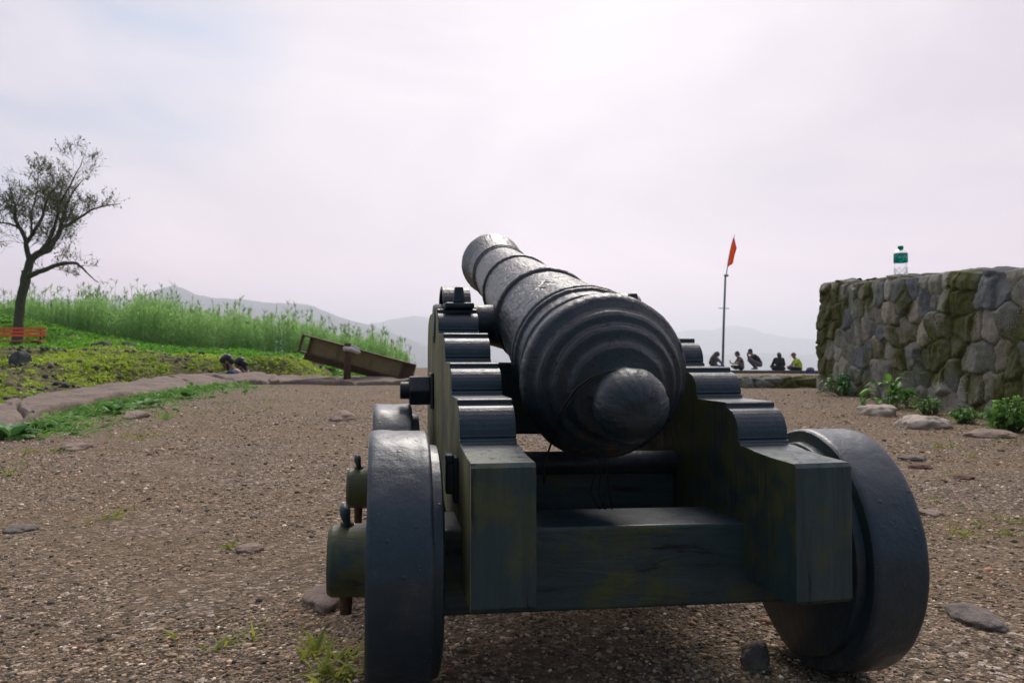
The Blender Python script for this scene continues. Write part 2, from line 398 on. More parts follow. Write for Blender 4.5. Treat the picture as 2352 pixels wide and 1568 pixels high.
def H(X, Y, full=False):
    X = np.atleast_1d(np.asarray(X, float)); Y = np.atleast_1d(np.asarray(Y, float))
    D = np.hypot(X, Y); a = X/np.maximum(Y, .3)
    base = .10*sstep(1, 11, Y)+.016*fbm(X*.9, Y*.9, oct=3, seed=3)*sstep(.8, 3, D)+.004*fbm(X*5, Y*5, oct=3, seed=9)
    # right platform behind the low retaining wall
    rp = sstep(.3, 1.2, X)*(Y > 9.82)
    plat = .212-(Y-9.8)*.0212+.022*fbm(X*.5, Y*.3, oct=3, seed=5)-.16*sstep(11, 14.5, X)*sstep(24, 34, Y)
    base = base*(1-rp)+plat*rp
    out = inpoly(X, Y, POLY); s = dline(X, Y, OUTL)*out
    tr = -.42*sstep(-5.6, -5.0, X)*sstep(9, 11, Y)-.12
    mound = tr+(.30-tr)*sstep(.75, 2.6, s)+.14*sstep(3, 9, s)+.13*sstep(10, 18, D)*sstep(2, 6, s)
    rise = np.interp(a, [-1.2, -.65, -.54, -.45, -.30, -.20, -.13], [2.1, 1.6, .85, .25, -.05, -.2, -.3])
    mound = mound+rise*sstep(23, 34, Y)
    lump = .22*fbm(X*.6, Y*.5, oct=4, seed=21)+.12*fbm(X*2.0, Y*1.8, oct=4, seed=33)
    mound = mound+lump*sstep(.6, 2.4, s)
    k = sstep(.0, .3, s)*out
    h = base*(1-k)+mound*k
    E = np.interp(a, [-.2, -.14, -.12, .0, .1, .2], [43, 40, 25, 24, 30, 42])
    E = np.where(Y < 1, 43, E)
    drop = np.clip((D-E)*1.1, 0, 262)
    val = -262+18*fbm(X/400, Y/400, oct=4, seed=50)
    h = np.where(D > E, np.maximum(h-drop-4*np.abs(fbm(X/9, Y/9, oct=3, seed=41))*np.clip((D-E)/20, 0, 1), val), h)
    if full: return h, s, k, D-E
    return h
def h1(x, y): return float(H(x, y)[0])
def ground_at(px, py):
    """ground point seen at a photo pixel"""
    zs = np.geomspace(.9, 40, 900); p = np.stack([P(px, py, z) for z in zs])
    hh = H(p[:, 0], p[:, 1]); i = np.argmax(p[:, 2] <= hh)
    if p[i, 2] > hh[i]: i = len(zs)-1
    return np.array([p[i, 0], p[i, 1], hh[i]]), zs[i]

def m_ground():
    t = NT('gravelly_earth'); o = t.coord()
    cov = t.attr('cover', 'Fac'); far = t.attr('far', 'Fac')
    big = t.noise(o, 1.3, 6, .6, .5); mid = t.noise(o, 7, 5, .6)
    soil = t.ramp(t.noise(o, 30, 8, .75), (.3, (.072, .056, .036)), (.52, (.215, .165, .108)), (.75, (.40, .315, .215)))
    wv = t.mix(.012, o, t.n('ShaderNodeTexNoise', Vector=o, Scale=60.0).outputs['Color'], 'ADD')
    def grav(sc):
        c = t.n('ShaderNodeTexVoronoi', {'feature': 'F1'}, Vector=wv, Scale=sc)
        sx = t.n('ShaderNodeSeparateXYZ', Vector=c.outputs['Color']).outputs[0]
        col = t.ramp(sx, (0, (.030, .029, .025)), (.35, (.125, .105, .078)), (.62, (.33, .265, .195)), (.86, (.62, .50, .39)), (.97, (.85, .77, .69)))
        return col, c.outputs['Distance']
    g1, d1 = grav(95.0); g2, d2 = grav(210.0)
    pat = t.ramp(t.math('ADD', big, t.math('MULTIPLY', mid, .35)), (.55, 0), (.78, 1))
    col = t.mix(t.math('MULTIPLY_ADD', pat, .55), g2, soil); 
    mk = t.ramp(t.noise(o, 40, 3, .6), (.46, 0), (.54, 1))
    col = t.mix(t.math('MULTIPLY', mk, t.ramp(pat, (.0, .95), (1, .35))), col, g1)
    tone = t.ramp(big, (.3, (.78, .74, .70)), (.7, (1.22, 1.14, 1.05))); col = t.mix(1, col, tone, 'MULTIPLY')
    weed = t.ramp(t.noise(o, 9, 7, .7), (.36, (.045, .036, .026)), (.50, (.10, .105, .03)), (.66, (.28, .34, .05)))
    col = t.mix(cov, col, weed)
    vf = t.ramp(t.noise(t.coord((.004,)*3), 1, 8, .65), (.35, (.03, .05, .035)), (.6, (.07, .09, .05)), (.75, (.14, .13, .09)))
    col = t.mix(far, col, vf)
    nb = t.math('SUBTRACT', 1, far)
    hgt = t.math('ADD', t.math('MULTIPLY', d1, -.7), t.math('MULTIPLY', d2, -.3))
    b = t.bump(hgt, .9, .012); b = t.bump(t.noise(o, 14, 8, .72), .7, .03, b)
    return t.done(t.bsdf(col, .95, b, Specular_IOR_Level=.25))

angs = np.radians(np.concatenate([np.linspace(-180, -44, 46)[:-1], np.linspace(-44, 44, 640), np.linspace(44, 180, 46)[1:-1]]))
rad = [0.12]
while rad[-1] < 60: rad.append(rad[-1]*1.0125)
while rad[-1] < 7200: rad.append(rad[-1]*1.06)
rad = np.array(rad)
A_, R_ = np.meshgrid(angs, rad); GX = R_*np.sin(A_); GY = R_*np.cos(A_)
gh, gs, gk, gd = H(GX.ravel(), GY.ravel(), True)
GV = np.stack([GX.ravel(), GY.ravel(), gh], 1); na, nr_ = len(angs), len(rad)
GV = np.vstack([GV, [0, 0, h1(0, 0)]])
ii, jj = np.meshgrid(np.arange(nr_-1), np.arange(na), indexing='ij'); j2 = (jj+1) % na
GF = np.stack([ii*na+jj, ii*na+j2, (ii+1)*na+j2, (ii+1)*na+jj], -1).reshape(-1, 4)
cx = GV[:-1, 0]; cy = GV[:-1, 1]
cover = gk*sstep(.0, .5, gs)*.9
farm = sstep(0, 6, gd)
cap = np.stack([np.full(na, len(GV)-1), np.arange(na), (np.arange(na)+1) % na, np.full(na, len(GV)-1)], 1)
ground = mesh_obj('ground', GV, GF[:, ::-1], m_ground(), smooth=True, attrs={'cover': np.append(cover, 0), 'far': np.append(farm, 0)})
tag(ground, kind='structure')

# ---- hills
def m_hill():
    t = NT('hill_slopes'); o = t.coord((.01, .01, .01))
    n = t.noise(o, .6, 9, .65); n2 = t.noise(t.coord((.004, .004, .03)), 1, 8, .7)
    col = t.ramp(n, (.35, (.035, .06, .035)), (.55, (.07, .09, .055)), (.7, (.17, .15, .11)))
    col = t.mix(t.ramp(n2, (.4, 0), (.6, .7)), col, (.045, .05, .055))
    return t.done(t.bsdf(col, 1.0, t.bump(n, .6, 20)))
MH = m_hill()
def ridge(prof, dist, depth, seed, nz):
    px, py = zip(*prof); az = np.arctan((np.linspace(-2600, 5000, 900)-1176)/F); vx = 1176+F*np.tan(az)
    top = CAMH+(815-np.interp(vx, px, py))/F*dist
    top = top+dist*.0022*fbm(vx/45, vx*0+seed, oct=5, seed=seed)
    us = np.concatenate([np.linspace(-1, 0, 46), np.linspace(.04, .5, 10)])
    V = []
    for u in us:
        y = dist+u*depth; x = y*np.tan(az)
        t = 1-abs(u) if u <= 0 else 1-u*1.2
        base = -285
        rav = np.abs(fbm(x/(depth*.16), np.full_like(x, y/(depth*.5)), oct=5, seed=seed+4))
        cliff = .55*t**1.25+.45*sstep(.72, .98, t)
        h = base+(top-base)*cliff - nz*rav*(4*t*(1-t)+.12*t)
        V.append(np.stack([x, np.full_like(x, y), h], 1))
    V = np.vstack(V); n = len(az); m = len(us)
    i, j = np.meshgrid(np.arange(m-1), np.arange(n-1), indexing='ij')
    Fc = np.stack([i*n+j, i*n+j+1, (i+1)*n+j+1, (i+1)*n+j], -1).reshape(-1, 4)
    return tag(mesh_obj('hills', V, Fc, MH, smooth=True), kind='structure')
ridge([(-2500, 705), (-600, 700), (0, 690), (110, 683), (300, 685), (342, 673), (375, 659), (395, 654), (417, 660), (450, 674), (490, 684), (606, 691), (700, 694), (723, 701), (747, 711), (777, 724), (826, 740), (899, 764), (979, 792), (1050, 830), (1150, 870), (1500, 930), (5000, 940)], 2700, 1500, 11, 90)
ridge([(-2500, 770), (700, 775), (800, 760), (850, 742), (900, 730), (950, 723), (1000, 731), (1100, 760), (1300, 795), (1500, 812), (5000, 815)], 4300, 1300, 23, 80)
ridge([(-2500, 765), (1000, 775), (1480, 772), (1560, 763), (1612, 756), (1636, 759), (1660, 752), (1690, 747), (1720, 752), (1755, 765), (1810, 772), (1870, 779), (2352, 775), (5000, 770)], 6200, 1500, 37, 80)

# ---- haze
hz = MB(); hz.box((0, 0, -8), (7900, 0, 0), (0, 7900, 0), (0, 0, 282))
mh = bpy.data.materials.new('haze_air'); mh.use_nodes = True; mh.node_tree.nodes.clear()
o_ = mh.node_tree.nodes.new('ShaderNodeOutputMaterial'); pv = mh.node_tree.nodes.new('ShaderNodeVolumePrincipled')
pv.inputs['Color'].default_value = (.885, .935, 1, 1); pv.inputs['Density'].default_value = 3.9e-4; pv.inputs['Anisotropy'].default_value = .55
mh.node_tree.links.new(pv.outputs[0], o_.inputs['Volume'])
tag(hz.build('haze', mh), kind='stuff')

# ================================================================== masonry surfaces
def masonry(name, path, z0, z1, capw, cell, depth, seed, res, mat, origin, mossk=.5, lean=0.0, thick=None, parent=None):
    """rubble wall: path = plan polyline of its visible foot (outer side on the left when walking), z0/z1 = functions of arc length"""
    path = np.array(path, float); seg = np.hypot(*np.diff(path, axis=0).T); cum = np.concatenate([[0], np.cumsum(seg)]); L = cum[-1]
    ns = int(L/res)+1; s = np.linspace(0, L, ns)
    px = np.interp(s, cum, path[:, 0]); py = np.interp(s, cum, path[:, 1])
    tx = np.gradient(px, s); ty = np.gradient(py, s)
    k = max(1, int(.05/res)); ker = np.ones(2*k+1)/(2*k+1)
    pad = lambda q: np.convolve(np.pad(q, k, mode='edge'), ker, 'valid')
    tx, ty = pad(tx), pad(ty); ln = np.hypot(tx, ty); tx, ty = tx/ln, ty/ln
    nx, ny = -ty, tx                                   # outward = left of walking direction
    hmax = max(z1(q)-z0(q) for q in (0, L/2, L)); nt = int(hmax/res)+1; nc = max(3, int(capw/res)+1)
    tt = np.concatenate([np.linspace(0, 1, nt), 1+np.linspace(0, 1, nc)[1:]])
    Sg, Tg = np.meshgrid(s, tt)
    Z0 = np.vectorize(z0)(s)[None]; Z1 = np.vectorize(z1)(s)[None]
    up = np.minimum(Tg, 1); inn = np.maximum(Tg-1, 0)*capw
    rr = .05                                           # rounded shoulder
    hv = (Z1-Z0)*up; Tm = hv+inn                       # metric coordinate
    nyv = (1-sstep(.0, 1, inn/(rr*1.5)))*(1-sstep(0, 1, 1-(Z1-Z0-hv)/rr)*.5); nzv = 1-nyv
    # seeds
    r2 = np.random.default_rng(seed); rows = int((hmax+capw)/cell[1])+2; sd_ = []
    for r_ in range(rows):
        xx = -cell[0]*r2.random()
        while xx < L+cell[0]:
            w = cell[0]*(.45+1.0*r2.random()); sd_.append((xx+w/2, (r_+.5+(r2.random()-.5)*.85)*cell[1], w)); xx += w
    sd_ = np.array(sd_); f1 = np.full(Sg.size, 1e9); f2 = f1.copy(); id1 = np.zeros(Sg.size, int)
    wob = .045*fbm(Sg*6, Tm*6, oct=3, seed=seed+2).ravel(); wob2 = .045*fbm(Sg*6+9, Tm*6, oct=3, seed=seed+3).ravel()
    qs, qt = Sg.ravel()+wob, Tm.ravel()+wob2
    for i, (a, b, w) in enumerate(sd_):
        dx = np.abs(qs-a)/(w/cell[0])**.5; dy = np.abs(qt-b)*cell[0]/cell[1]
        d = (dx**3.4+dy**3.4)**(1/3.4)
        nb = d < f1; f2 = np.where(nb, f1, np.minimum(f2, d)); id1 = np.where(nb, i, id1); f1 = np.where(nb, d, f1)
    e = np.clip((f2-f1)/(cell[0]*.34), 0, 1); prof = sstep(0, .42, e)**.75*(.88+.12*e)
    off = (r2.random(len(sd_))-.5)[id1]; tlt = (r2.random((len(sd_), 2))-.5)[id1]
    dd = depth*(prof*(.75+.5*off)+.25*off*prof) + prof*depth*2.0*(tlt[:, 0]*(qs-sd_[id1, 0])+tlt[:, 1]*(qt-sd_[id1, 1]))/cell[0]
    dd += depth*.34*fbm(qs*9, qt*9, oct=5, seed=seed+5, gain=.6)*prof+depth*.16*fbm(qs*30, qt*30, oct=3, seed=seed+8)
    dd = dd.reshape(Sg.shape)
    lean_off = -lean*hv
    X = px[None]+nx[None]*(dd*nyv+lean_off-inn); Y = py[None]+ny[None]*(dd*nyv+lean_off-inn); Z = Z0+hv+dd*nzv*.8
    pal = np.array([(.165, .170, .135), (.20, .20, .165), (.13, .14, .12), (.23, .215, .165), (.085, .10, .105), (.19, .175, .14), (.24, .24, .195), (.15, .165, .125)])*1.45
    c = pal[r2.integers(0, len(pal), len(sd_))]*(.8+.4*r2.random((len(sd_), 1))); c = c[id1]
    mort = np.array([.62, .56, .47]); mk = (1-sstep(.02, .16, e))[:, None]*sstep(-.3, .15, fbm(qs*3, qt*3, oct=3, seed=seed+11))[:, None]
    jt = (1-sstep(.0, .22, e))
    moss = .34+.62*fbm(qs*2.3, qt*2.0, oct=4, seed=seed+14)+.20*jt+(r2.random(len(sd_))-.5)[id1]*.30+mossk*.16+.14*sstep(.0, 1, (inn.ravel()/capw))
    c = c*(1-mk)+mort*mk
    n, m = ns, len(tt)
    V = np.stack([X.ravel(), Y.ravel(), Z.ravel()], 1)
    i, j = np.meshgrid(np.arange(m-1), np.arange(n-1), indexing='ij')
    Fc = np.stack([i*n+j, (i+1)*n+j, (i+1)*n+j+1, i*n+j+1], -1).reshape(-1, 4)
    o = mesh_obj(name, V, Fc, mat, parent, origin, smooth=True, attrs={'tone': c, 'moss': moss})
    return o
# tall wall on the right
WX = lambda y: 3.64-.0585*(9.3-y)
wtop = lambda y: 1.335-(9.3-y)*.0625
Lw = math.hypot(9.3-2.2, WX(9.3)-WX(2.2))
path = [(WX(2.2), 2.2), (WX(9.3), 9.3), (WX(9.3)+.62, 9.32)]
yy = lambda s: 2.2+min(s, Lw)/Lw*7.1
wall_e = empty('stone_wall', (3.9, 5.8, 0.03)); tag(wall_e, 'tall rubble stone wall with green moss beside the path, water bottle on top', 'wall')
masonry('masonry', path, lambda s: h1(WX(yy(s)), yy(s))-.06, lambda s: wtop(yy(s))-.01+.010*math.sin(s*5.1)+.008*math.sin(s*11+1), .5, (.225, .205), .046, 5, .0115, M['stone'], None, .55, .03, parent=wall_e)
bk = MB(); yb = np.linspace(2.2, 9.25, 12)
for y0, y1 in zip(yb[:-1], yb[1:]):      # hearting and back face of the wall
    xm = (WX(y0)+WX(y1))/2+.36; zt = wtop((y0+y1)/2)-.03
    bk.box((xm, (y0+y1)/2, zt/2-.1), (.27, 0, 0), (0, (y1-y0)/2*.999, 0), (0, 0, zt/2+.1))
bevel(bk.build('backing', M['greyrock'], wall_e), .02)
# low mossy retaining wall behind the yard
masonry('retaining_wall', [(5.6, 9.9), (3.9, 9.76), (2.2, 9.72), (.5, 9.8)], lambda s: .03, lambda s: .190, .45, (.2, .16), .06, 12, .014, M['stone'], (2.5, 9.8, .08), 1.1)
bpy.data.objects['retaining_wall']
tag(bpy.data.objects['retaining_wall'], 'low mossy stone retaining wall under the tan terrace, behind the cannon', 'wall')

# ledge: flat stones round the left side of the yard
def ledge():
    far = LEDGE_FAR; near = np.array([(-1.3, -4.), (-1.85, 0.), (-2.55, 3.2), (-3.25, 5.2), (-3.6, 7.4), (-3.75, 9.2), (-3.72, 10.6), (-3.55, 10.95), (-2.9, 10.85), (-1.3, 10.35)])
    def rs(L, n):
        c = np.concatenate([[0], np.cumsum(np.hypot(*np.diff(L, axis=0).T))]); q = np.linspace(0, 1, n)
        cc = c/c[-1]; return np.interp(q, cc, L[:, 0]), np.interp(q, cc, L[:, 1])
    n = 620; u = np.linspace(0, 1, n)
    kf = np.linspace(0, 1, len(far)); 
    fx, fy = np.interp(u, kf, far[:, 0]), np.interp(u, kf, far[:, 1]); nx_, ny_ = np.interp(u, kf, near[:, 0]), np.interp(u, kf, near[:, 1])
    ker = np.ones(25)/25; sm = lambda q: np.convolve(np.pad(q, 12, mode='edge'), ker, 'valid')
    fx, fy, nx_, ny_ = map(sm, (fx, fy, nx_, ny_))
    nx_ += .20*fbm(u*22, u*0, oct=4, seed=2); ny_ += .12*fbm(u*28, u*0+4, oct=3, seed=6)
    ts = np.concatenate([[-.02, -.015, -.01, -.004, 0, .006, .015], np.linspace(.03, .97, 44), [.985, .994, 1, 1.004, 1.01, 1.02]])
    V = []
    for t in ts:
        tc_ = min(max(t, 0), 1); x = nx_*(1-t)+fx*t; y = ny_*(1-t)+fy*t
        base = H(x, y) if False else .10*sstep(1, 11, y)
        z = base+.055+.045*fbm(x*1.1, y*1.1, oct=4, seed=61)+.02*np.sin(np.searchsorted([.13, .205, .34, .47, .62, .72, .83, .93], u)*2.4)*.5+.05*sstep(.3, 1, tc_)*sstep(9, 12, y)+.022*fbm(x*5, y*5, oct=5, seed=62)
        # cracks between the blocks
        for cu, sl_ in ((.13, .08), (.205, -.06), (.34, .05), (.47, -.1), (.62, .03), (.72, -.04), (.83, .05), (.93, -.03)):
            dcr = np.abs(u-cu-sl_*(tc_-.5)-.004*fbm(x*4, y*4, seed=5)); z = z-.045*np.exp(-(dcr/.0030)**2)
        edge = 0
        if t < .0: z = z-.03-abs(t)/.02*.22
        elif t < .03: z = z-.03*(1-(t/.03))**2
        if t > 1: z = z-.03-(t-1)/.02*.6
        elif t > .97: z = z-.03*((t-.97)/.03)**2
        V.append(np.stack([x, y, z], 1))
    V = np.vstack(V); m = len(ts)
    i, j = np.meshgrid(np.arange(m-1), np.arange(n-1), indexing='ij')
    Fc = np.stack([i*n+j, i*n+j+1, (i+1)*n+j+1, (i+1)*n+j], -1).reshape(-1, 4)[:, ::-1]
    o = mesh_obj('stone_ledge', V, Fc, m_ledge(), None, (-4, 8, .05), smooth=True)
    return tag(o, 'worn tan stone ledge curving round the left edge of the gravel yard', 'ledge')
def m_ledge():
    t = NT('worn_ledge_stone'); o = t.coord(); n = t.noise(o, 4, 8, .65, .3); f = t.noise(o, 45, 8, .75)
    col = t.ramp(n, (.3, (.19, .145, .115)), (.7, (.36, .285, .225)))
    col = t.mix(t.ramp(f, (.35, .55), (.6, 0)), col, (.06, .05, .04))
    b = t.bump(f, .7, .012); b = t.bump(t.noise(o, 14, 6, .6), .6, .03, b)
    return t.done(t.bsdf(col, .95, b))
ledge()

# ================================================================== cannon
YAW = 9.5
def dirv(yaw): return np.array([-math.sin(R(yaw)), math.cos(R(yaw)), 0])
def latv(yaw): return np.array([math.cos(R(yaw)), math.sin(R(yaw)), 0])
ROLL = .012
AX = dirv(YAW); LT = latv(YAW); LT = LT+np.array([0, 0, -ROLL]); LT /= np.linalg.norm(LT); UPV = np.cross(LT, AX)
CW = np.array([-.172, 1.16, 0])                      # ground point under the rear left wheel centre
def C(l, v, w): return CW+np.array([0, 0, .012])+l*LT+v*AX+w*UPV
TRK = .69; WB = .63; WR = .188; WT = .085
cannon = empty('cannon', tuple(C(TRK/2, .35, 0)*np.array([1, 1, 0])))
tag(cannon, 'black painted iron cannon on a stepped four-wheeled wooden carriage', 'cannon')

# ---- barrel, lathed on a fine grid so that rings and scars are real relief
PB = np.array([.143, 1.22, .464]); PM = np.array([-.0667, 2.5, .793])
bx_ = PM-PB; BL = np.linalg.norm(bx_); bx_ /= BL
bl_ = LT-bx_*LT.dot(bx_); bl_ /= np.linalg.norm(bl_); bu_ = np.cross(bl_, bx_)
if bu_[2] < 0: bu_ = -bu_
def barrel_r(s):
    r = np.interp(s, [0, .14, .47, .80, 1.09, 1.14, 1.22, 1.27, 1.30, 1.318], [.1195, .1165, .1025, .0885, .0795, .0785, .083, .091, .097, .0965])
    def ring(c, w, h): return h*np.clip(1-((s-c)/w)**2, 0, 1)**.5
    r = r+ring(.0, .017, .0125)*(s < .0)+(.0125)*((s >= 0) & (s < .012))+.0125*(1-sstep(.012, .022, s))*(s >= .012)
    r = r+ring(.045, .006, .0015)+ring(.075, .008, .0035)+ring(.130, .008, .0055)+ring(.149, .010, .0075)
    r = r+ring(.455, .012, .0075)-ring(.437, .004, .0015)+ring(.80, .010, .006)+ring(1.085, .006, .004)+ring(1.10, .009, .0075)
    return r
ss = np.unique(np.concatenate([np.linspace(-.014, .18, 150), np.linspace(.18, .44, 120), np.linspace(.44, .5, 60), np.linspace(.5, .77, 70), np.linspace(.77, .83, 44), np.linspace(.83, 1.06, 50), np.linspace(1.06, 1.13, 44), np.linspace(1.13, 1.318, 40)]))
nth = 420; th = np.linspace(0, 2*math.pi, nth, endpoint=False)
SS, TH = np.meshgrid(ss, th, indexing='ij'); RR = barrel_r(SS)
ax_, ay_ = TH-math.pi/2, None
arc = (np.mod(TH-math.pi/2+math.pi, 2*math.pi)-math.pi)*.105     # arc length from the top, + towards the right
arc = -arc
RR = RR+.0011*fbm(np.cos(TH)*9, np.sin(TH)*9, SS*22, oct=4, seed=71)+.0006*fbm(np.cos(TH)*26, np.sin(TH)*26, SS*60, oct=2, seed=75)
def groove(a0, s0, a1, s1, w=.0022, d=.0022):
    global RR
    L2 = (a1-a0)**2+(s1-s0)**2; t = np.clip(((arc-a0)*(a1-a0)+(SS-s0)*(s1-s0))/L2, 0, 1)
    dd = np.hypot(arc-a0-t*(a1-a0), SS-s0-t*(s1-s0)); RR = RR-d*np.exp(-(dd/w)**2)
# worn cut letters on the first reinforce
for g in [(-.072, .262, -.040, .30), (-.040, .30, -.030, .268), (-.030, .268, -.066, .236), (-.056, .262, -.048, .25),
          (-.034, .320, .012, .345), (-.014, .333, -.004, .318), (.006, .29, .028, .298),
          (.058, .362, .094, .352), (.058, .362, .070, .322), (.070, .322, .096, .345), (.074, .36, .10, .34)]: groove(*g)
for k in range(120):
    a0 = random.uniform(-.16, .13); s0 = random.uniform(.16, 1.0); L_ = random.uniform(.006, .03); sl_ = random.uniform(-.25, .35)
    groove(a0, s0, a0+L_, s0+L_*sl_, .0012, random.uniform(.0006, .0014))
def Bp(s, r, t): return PB+s[..., None]*bx_+(r*np.cos(t))[..., None]*bl_+(r*np.sin(t))[..., None]*bu_
BV = Bp(SS, RR, TH).reshape(-1, 3); n_ = nth; m_ = len(ss)
i, j = np.meshgrid(np.arange(m_-1), np.arange(n_), indexing='ij'); j2 = (j+1) % n_
BF = np.stack([i*n_+j, i*n_+j2, (i+1)*n_+j2, (i+1)*n_+j], -1).reshape(-1, 4)
barrel = mesh_obj('barrel', BV, BF[:, ::-1], M['iron'], cannon, smooth=True)
def lathe(name, prof, mat, parent, n=96, rough=0, seed=0, smooth=True, base=None, axis=None):
    prof = np.array(prof, float); t = np.linspace(0, 2*math.pi, n, endpoint=False)
    S_, T_ = np.meshgrid(prof[:, 0], t, indexing='ij'); R__ = np.repeat(prof[:, 1][:, None], n, 1)
    if rough: R__ = R__+rough*fbm(np.cos(T_)*5+seed, np.sin(T_)*5, S_*40, oct=4, seed=seed)*np.clip(R__/.02, 0, 1)
    if base is None: V = Bp(S_, R__, T_)
    else:
        a, b, c = axis; V = base+S_[..., None]*a+(R__*np.cos(T_))[..., None]*b+(R__*np.sin(T_))[..., None]*c
    m = len(prof); i, j = np.meshgrid(np.arange(m-1), np.arange(n), indexing='ij'); j2 = (j+1) % n
    Fc = np.stack([i*n+j, i*n+j2, (i+1)*n+j2, (i+1)*n+j], -1).reshape(-1, 4)
    det = np.linalg.det(np.array([bx_, bl_, bu_] if base is None else axis))
    return mesh_obj(name, V.reshape(-1, 3), Fc[:, ::-1] if det > 0 else Fc, mat, parent, smooth=smooth)
lathe('bore', [(1.318, .0965), (1.326, .090), (1.326, .045), (1.30, .042), (.9, .042), (.9, .001)], M['iron'], barrel, 64)
def dense(pts, k=6):
    pts = np.array(pts); c = np.arange(len(pts)); q = np.linspace(0, len(pts)-1, (len(pts)-1)*k+1)
    return np.stack([np.interp(q, c, pts[:, 0]), np.interp(q, c, pts[:, 1])], 1)
cas = dense([(-.004, .1285), (-.013, .1275), (-.019, .121), (-.024, .116), (-.029, .1135), (-.036, .1125), (-.042, .108), (-.046, .099), (-.050, .0965), (-.057, .0955), (-.063, .0905), (-.066, .081), (-.069, .0765), (-.076, .073), (-.081, .0685), (-.0835, .061), (-.087, .052), (-.092, .043), (-.098, .0385), (-.103, .038), (-.107, .041)], 4)
ball = [(-.137-.0525*math.cos(a), .0525*math.sin(a)) for a in np.linspace(R(130), R(2), 44)]
cas = np.vstack([cas, ball, [(-.1895, .0001)]])
casc = lathe('cascabel', cas, M['iron'], barrel, 200, .0016, 5)
me = casc.data; co = np.empty(len(me.vertices)*3); me.vertices.foreach_get('co', co); co = co.reshape(-1, 3)
wv = co+ORG['cannon']; rel = wv-PB; s_ = rel@bx_; l_ = rel@bl_; u_ = rel@bu_
msk = sstep(-.15, -.18, s_)                                 # dented, hand-hammered button face
disp = -.0045*np.exp(-((l_+.002)**2+(u_-.004)**2)/.011**2)-.003*np.exp(-((l_-.012)**2+(u_-.016)**2)/.009**2)+.0022*fbm(l_*55, u_*55, oct=3, seed=8)
co -= (disp*msk)[:, None]*bx_[None]; me.vertices.foreach_set('co', co.ravel())
# trunnions
TS = .575
tc0 = PB+bx_*TS-np.array([0, 0, .040])
for sg in (-1, 1):
    ov = [(.055, .058), (.085, .050), (.095, .047), (.102, .0455), (.17, .0445), (.225, .0445), (.231, .041), (.231, .0001)]
    a3 = np.cross(LT*sg, AX)
    lathe('trunnion', dense(ov, 3), M['iron'], barrel, 48, .0008, 3, base=tc0, axis=(LT*sg, AX, a3))
# ---- cheeks
AL = np.array([-.0518, .99, 0]); AR = np.array([.460, 1.064, -.008])
CHT = .084
def step_riser(vs, wb, wt):
    """profile going down from the tread above: flat lip, ovolo, fillet (v, w)"""
    h = wt-wb; pts = [(vs+.004, wt), (vs, wt-.002), (vs, wt-.0085), (vs-.003, wt-.0095)]
    a = .034; b = h-.021
    for q in np.linspace(0, 90, 9): pts.append((vs-.003-a*math.sin(R(q)), wt-.0095-b*(1-math.cos(R(q)))*1.0))
    e = vs-.003-a; y = wt-.0095-b
    pts += [(e-.001, y-.002), (e+.001, y-.004), (e-.004, y-.006), (e-.005, wb+.002), (e-.0065, wb)]
    return pts
def cheek_profile():
    p = [(0.006, .174), (0, .180), (0, .357), (.005, .3625)]
    p += [(.06, .364), (.105, .367), (.135, .371)]
    steps = [(.192, .371, .434), (.335, .434, .487), (.478, .487, .541), (.665, .543, .597)]
    for vs, wb, wt in steps: p += step_riser(vs, wb, wt)[::-1]
    p += [(.93, .597), (.975, .590), (1.01, .575), (1.03, .545), (1.04, .50), (1.04, .180), (1.03, .174)]
    p += [(.93, .174), (.70, .174), (.66, .20), (.60, .225), (.45, .232), (.36, .21), (.31, .174)]
    return p
def cheek(anchor, yaw, sg, name='cheek'):
    a = dirv(yaw); l = latv(yaw)*sg                    # l points inwards
    pr = cheek_profile(); n = len(pr); mb = MB()
    V0 = [anchor+a*v+np.array([0, 0, w]) for v, w in pr]; V1 = [q+l*CHT for q in V0]
    Fc = [tuple((k, (k+1) % n, n+(k+1) % n, n+k)) for k in range(n)]
    me = bpy.data.meshes.new(name); bm = bmesh.new()
    vs = [bm.verts.new(q-ORG['cannon']) for q in V0+V1]
    for f in Fc: bm.faces.new([vs[q] for q in f])
    bm.faces.new(vs[:n][::-1]); bm.faces.new(vs[n:])
    bmesh.ops.recalc_face_normals(bm, faces=bm.faces)
    bm.to_mesh(me); bm.free()
    me.materials.append(M['cheek'] ); me.materials.append(M['side']); me.materials.append(M['wheel']); me.materials.append(M['inner'])
    for p in me.polygons:
        nn = np.array(p.normal)
        if abs(nn.dot(l)) > .9: p.material_index = 1 if nn.dot(l) < 0 else 3
        else:
            c = np.array(p.center)+ORG['cannon']-anchor
            p.material_index = 2 if c.dot(a) > .10 and c[2] > .36 else 0
    o = bpy.data.objects.new(name, me); COL.objects.link(o); o.parent = cannon; ORG[o.name] = ORG['cannon']
    bevel(o, .0045, 3, 50)
    return o, a, l
chL, aL, lL = cheek(AL, 9.15, 1); chR, aR, lR = cheek(AR, 12.4, -1)
UZ = np.array([0, 0, 1.])
def box_on(name, anchor, a, l, v, d, w, hv, hd, hw, mat, parent, bw=.003):
    mb = MB(); mb.box(anchor+a*v+l*d+UZ*w, a*hv, l*hd, UZ*hw); o = mb.build(name, mat, parent); return bevel(o, bw)
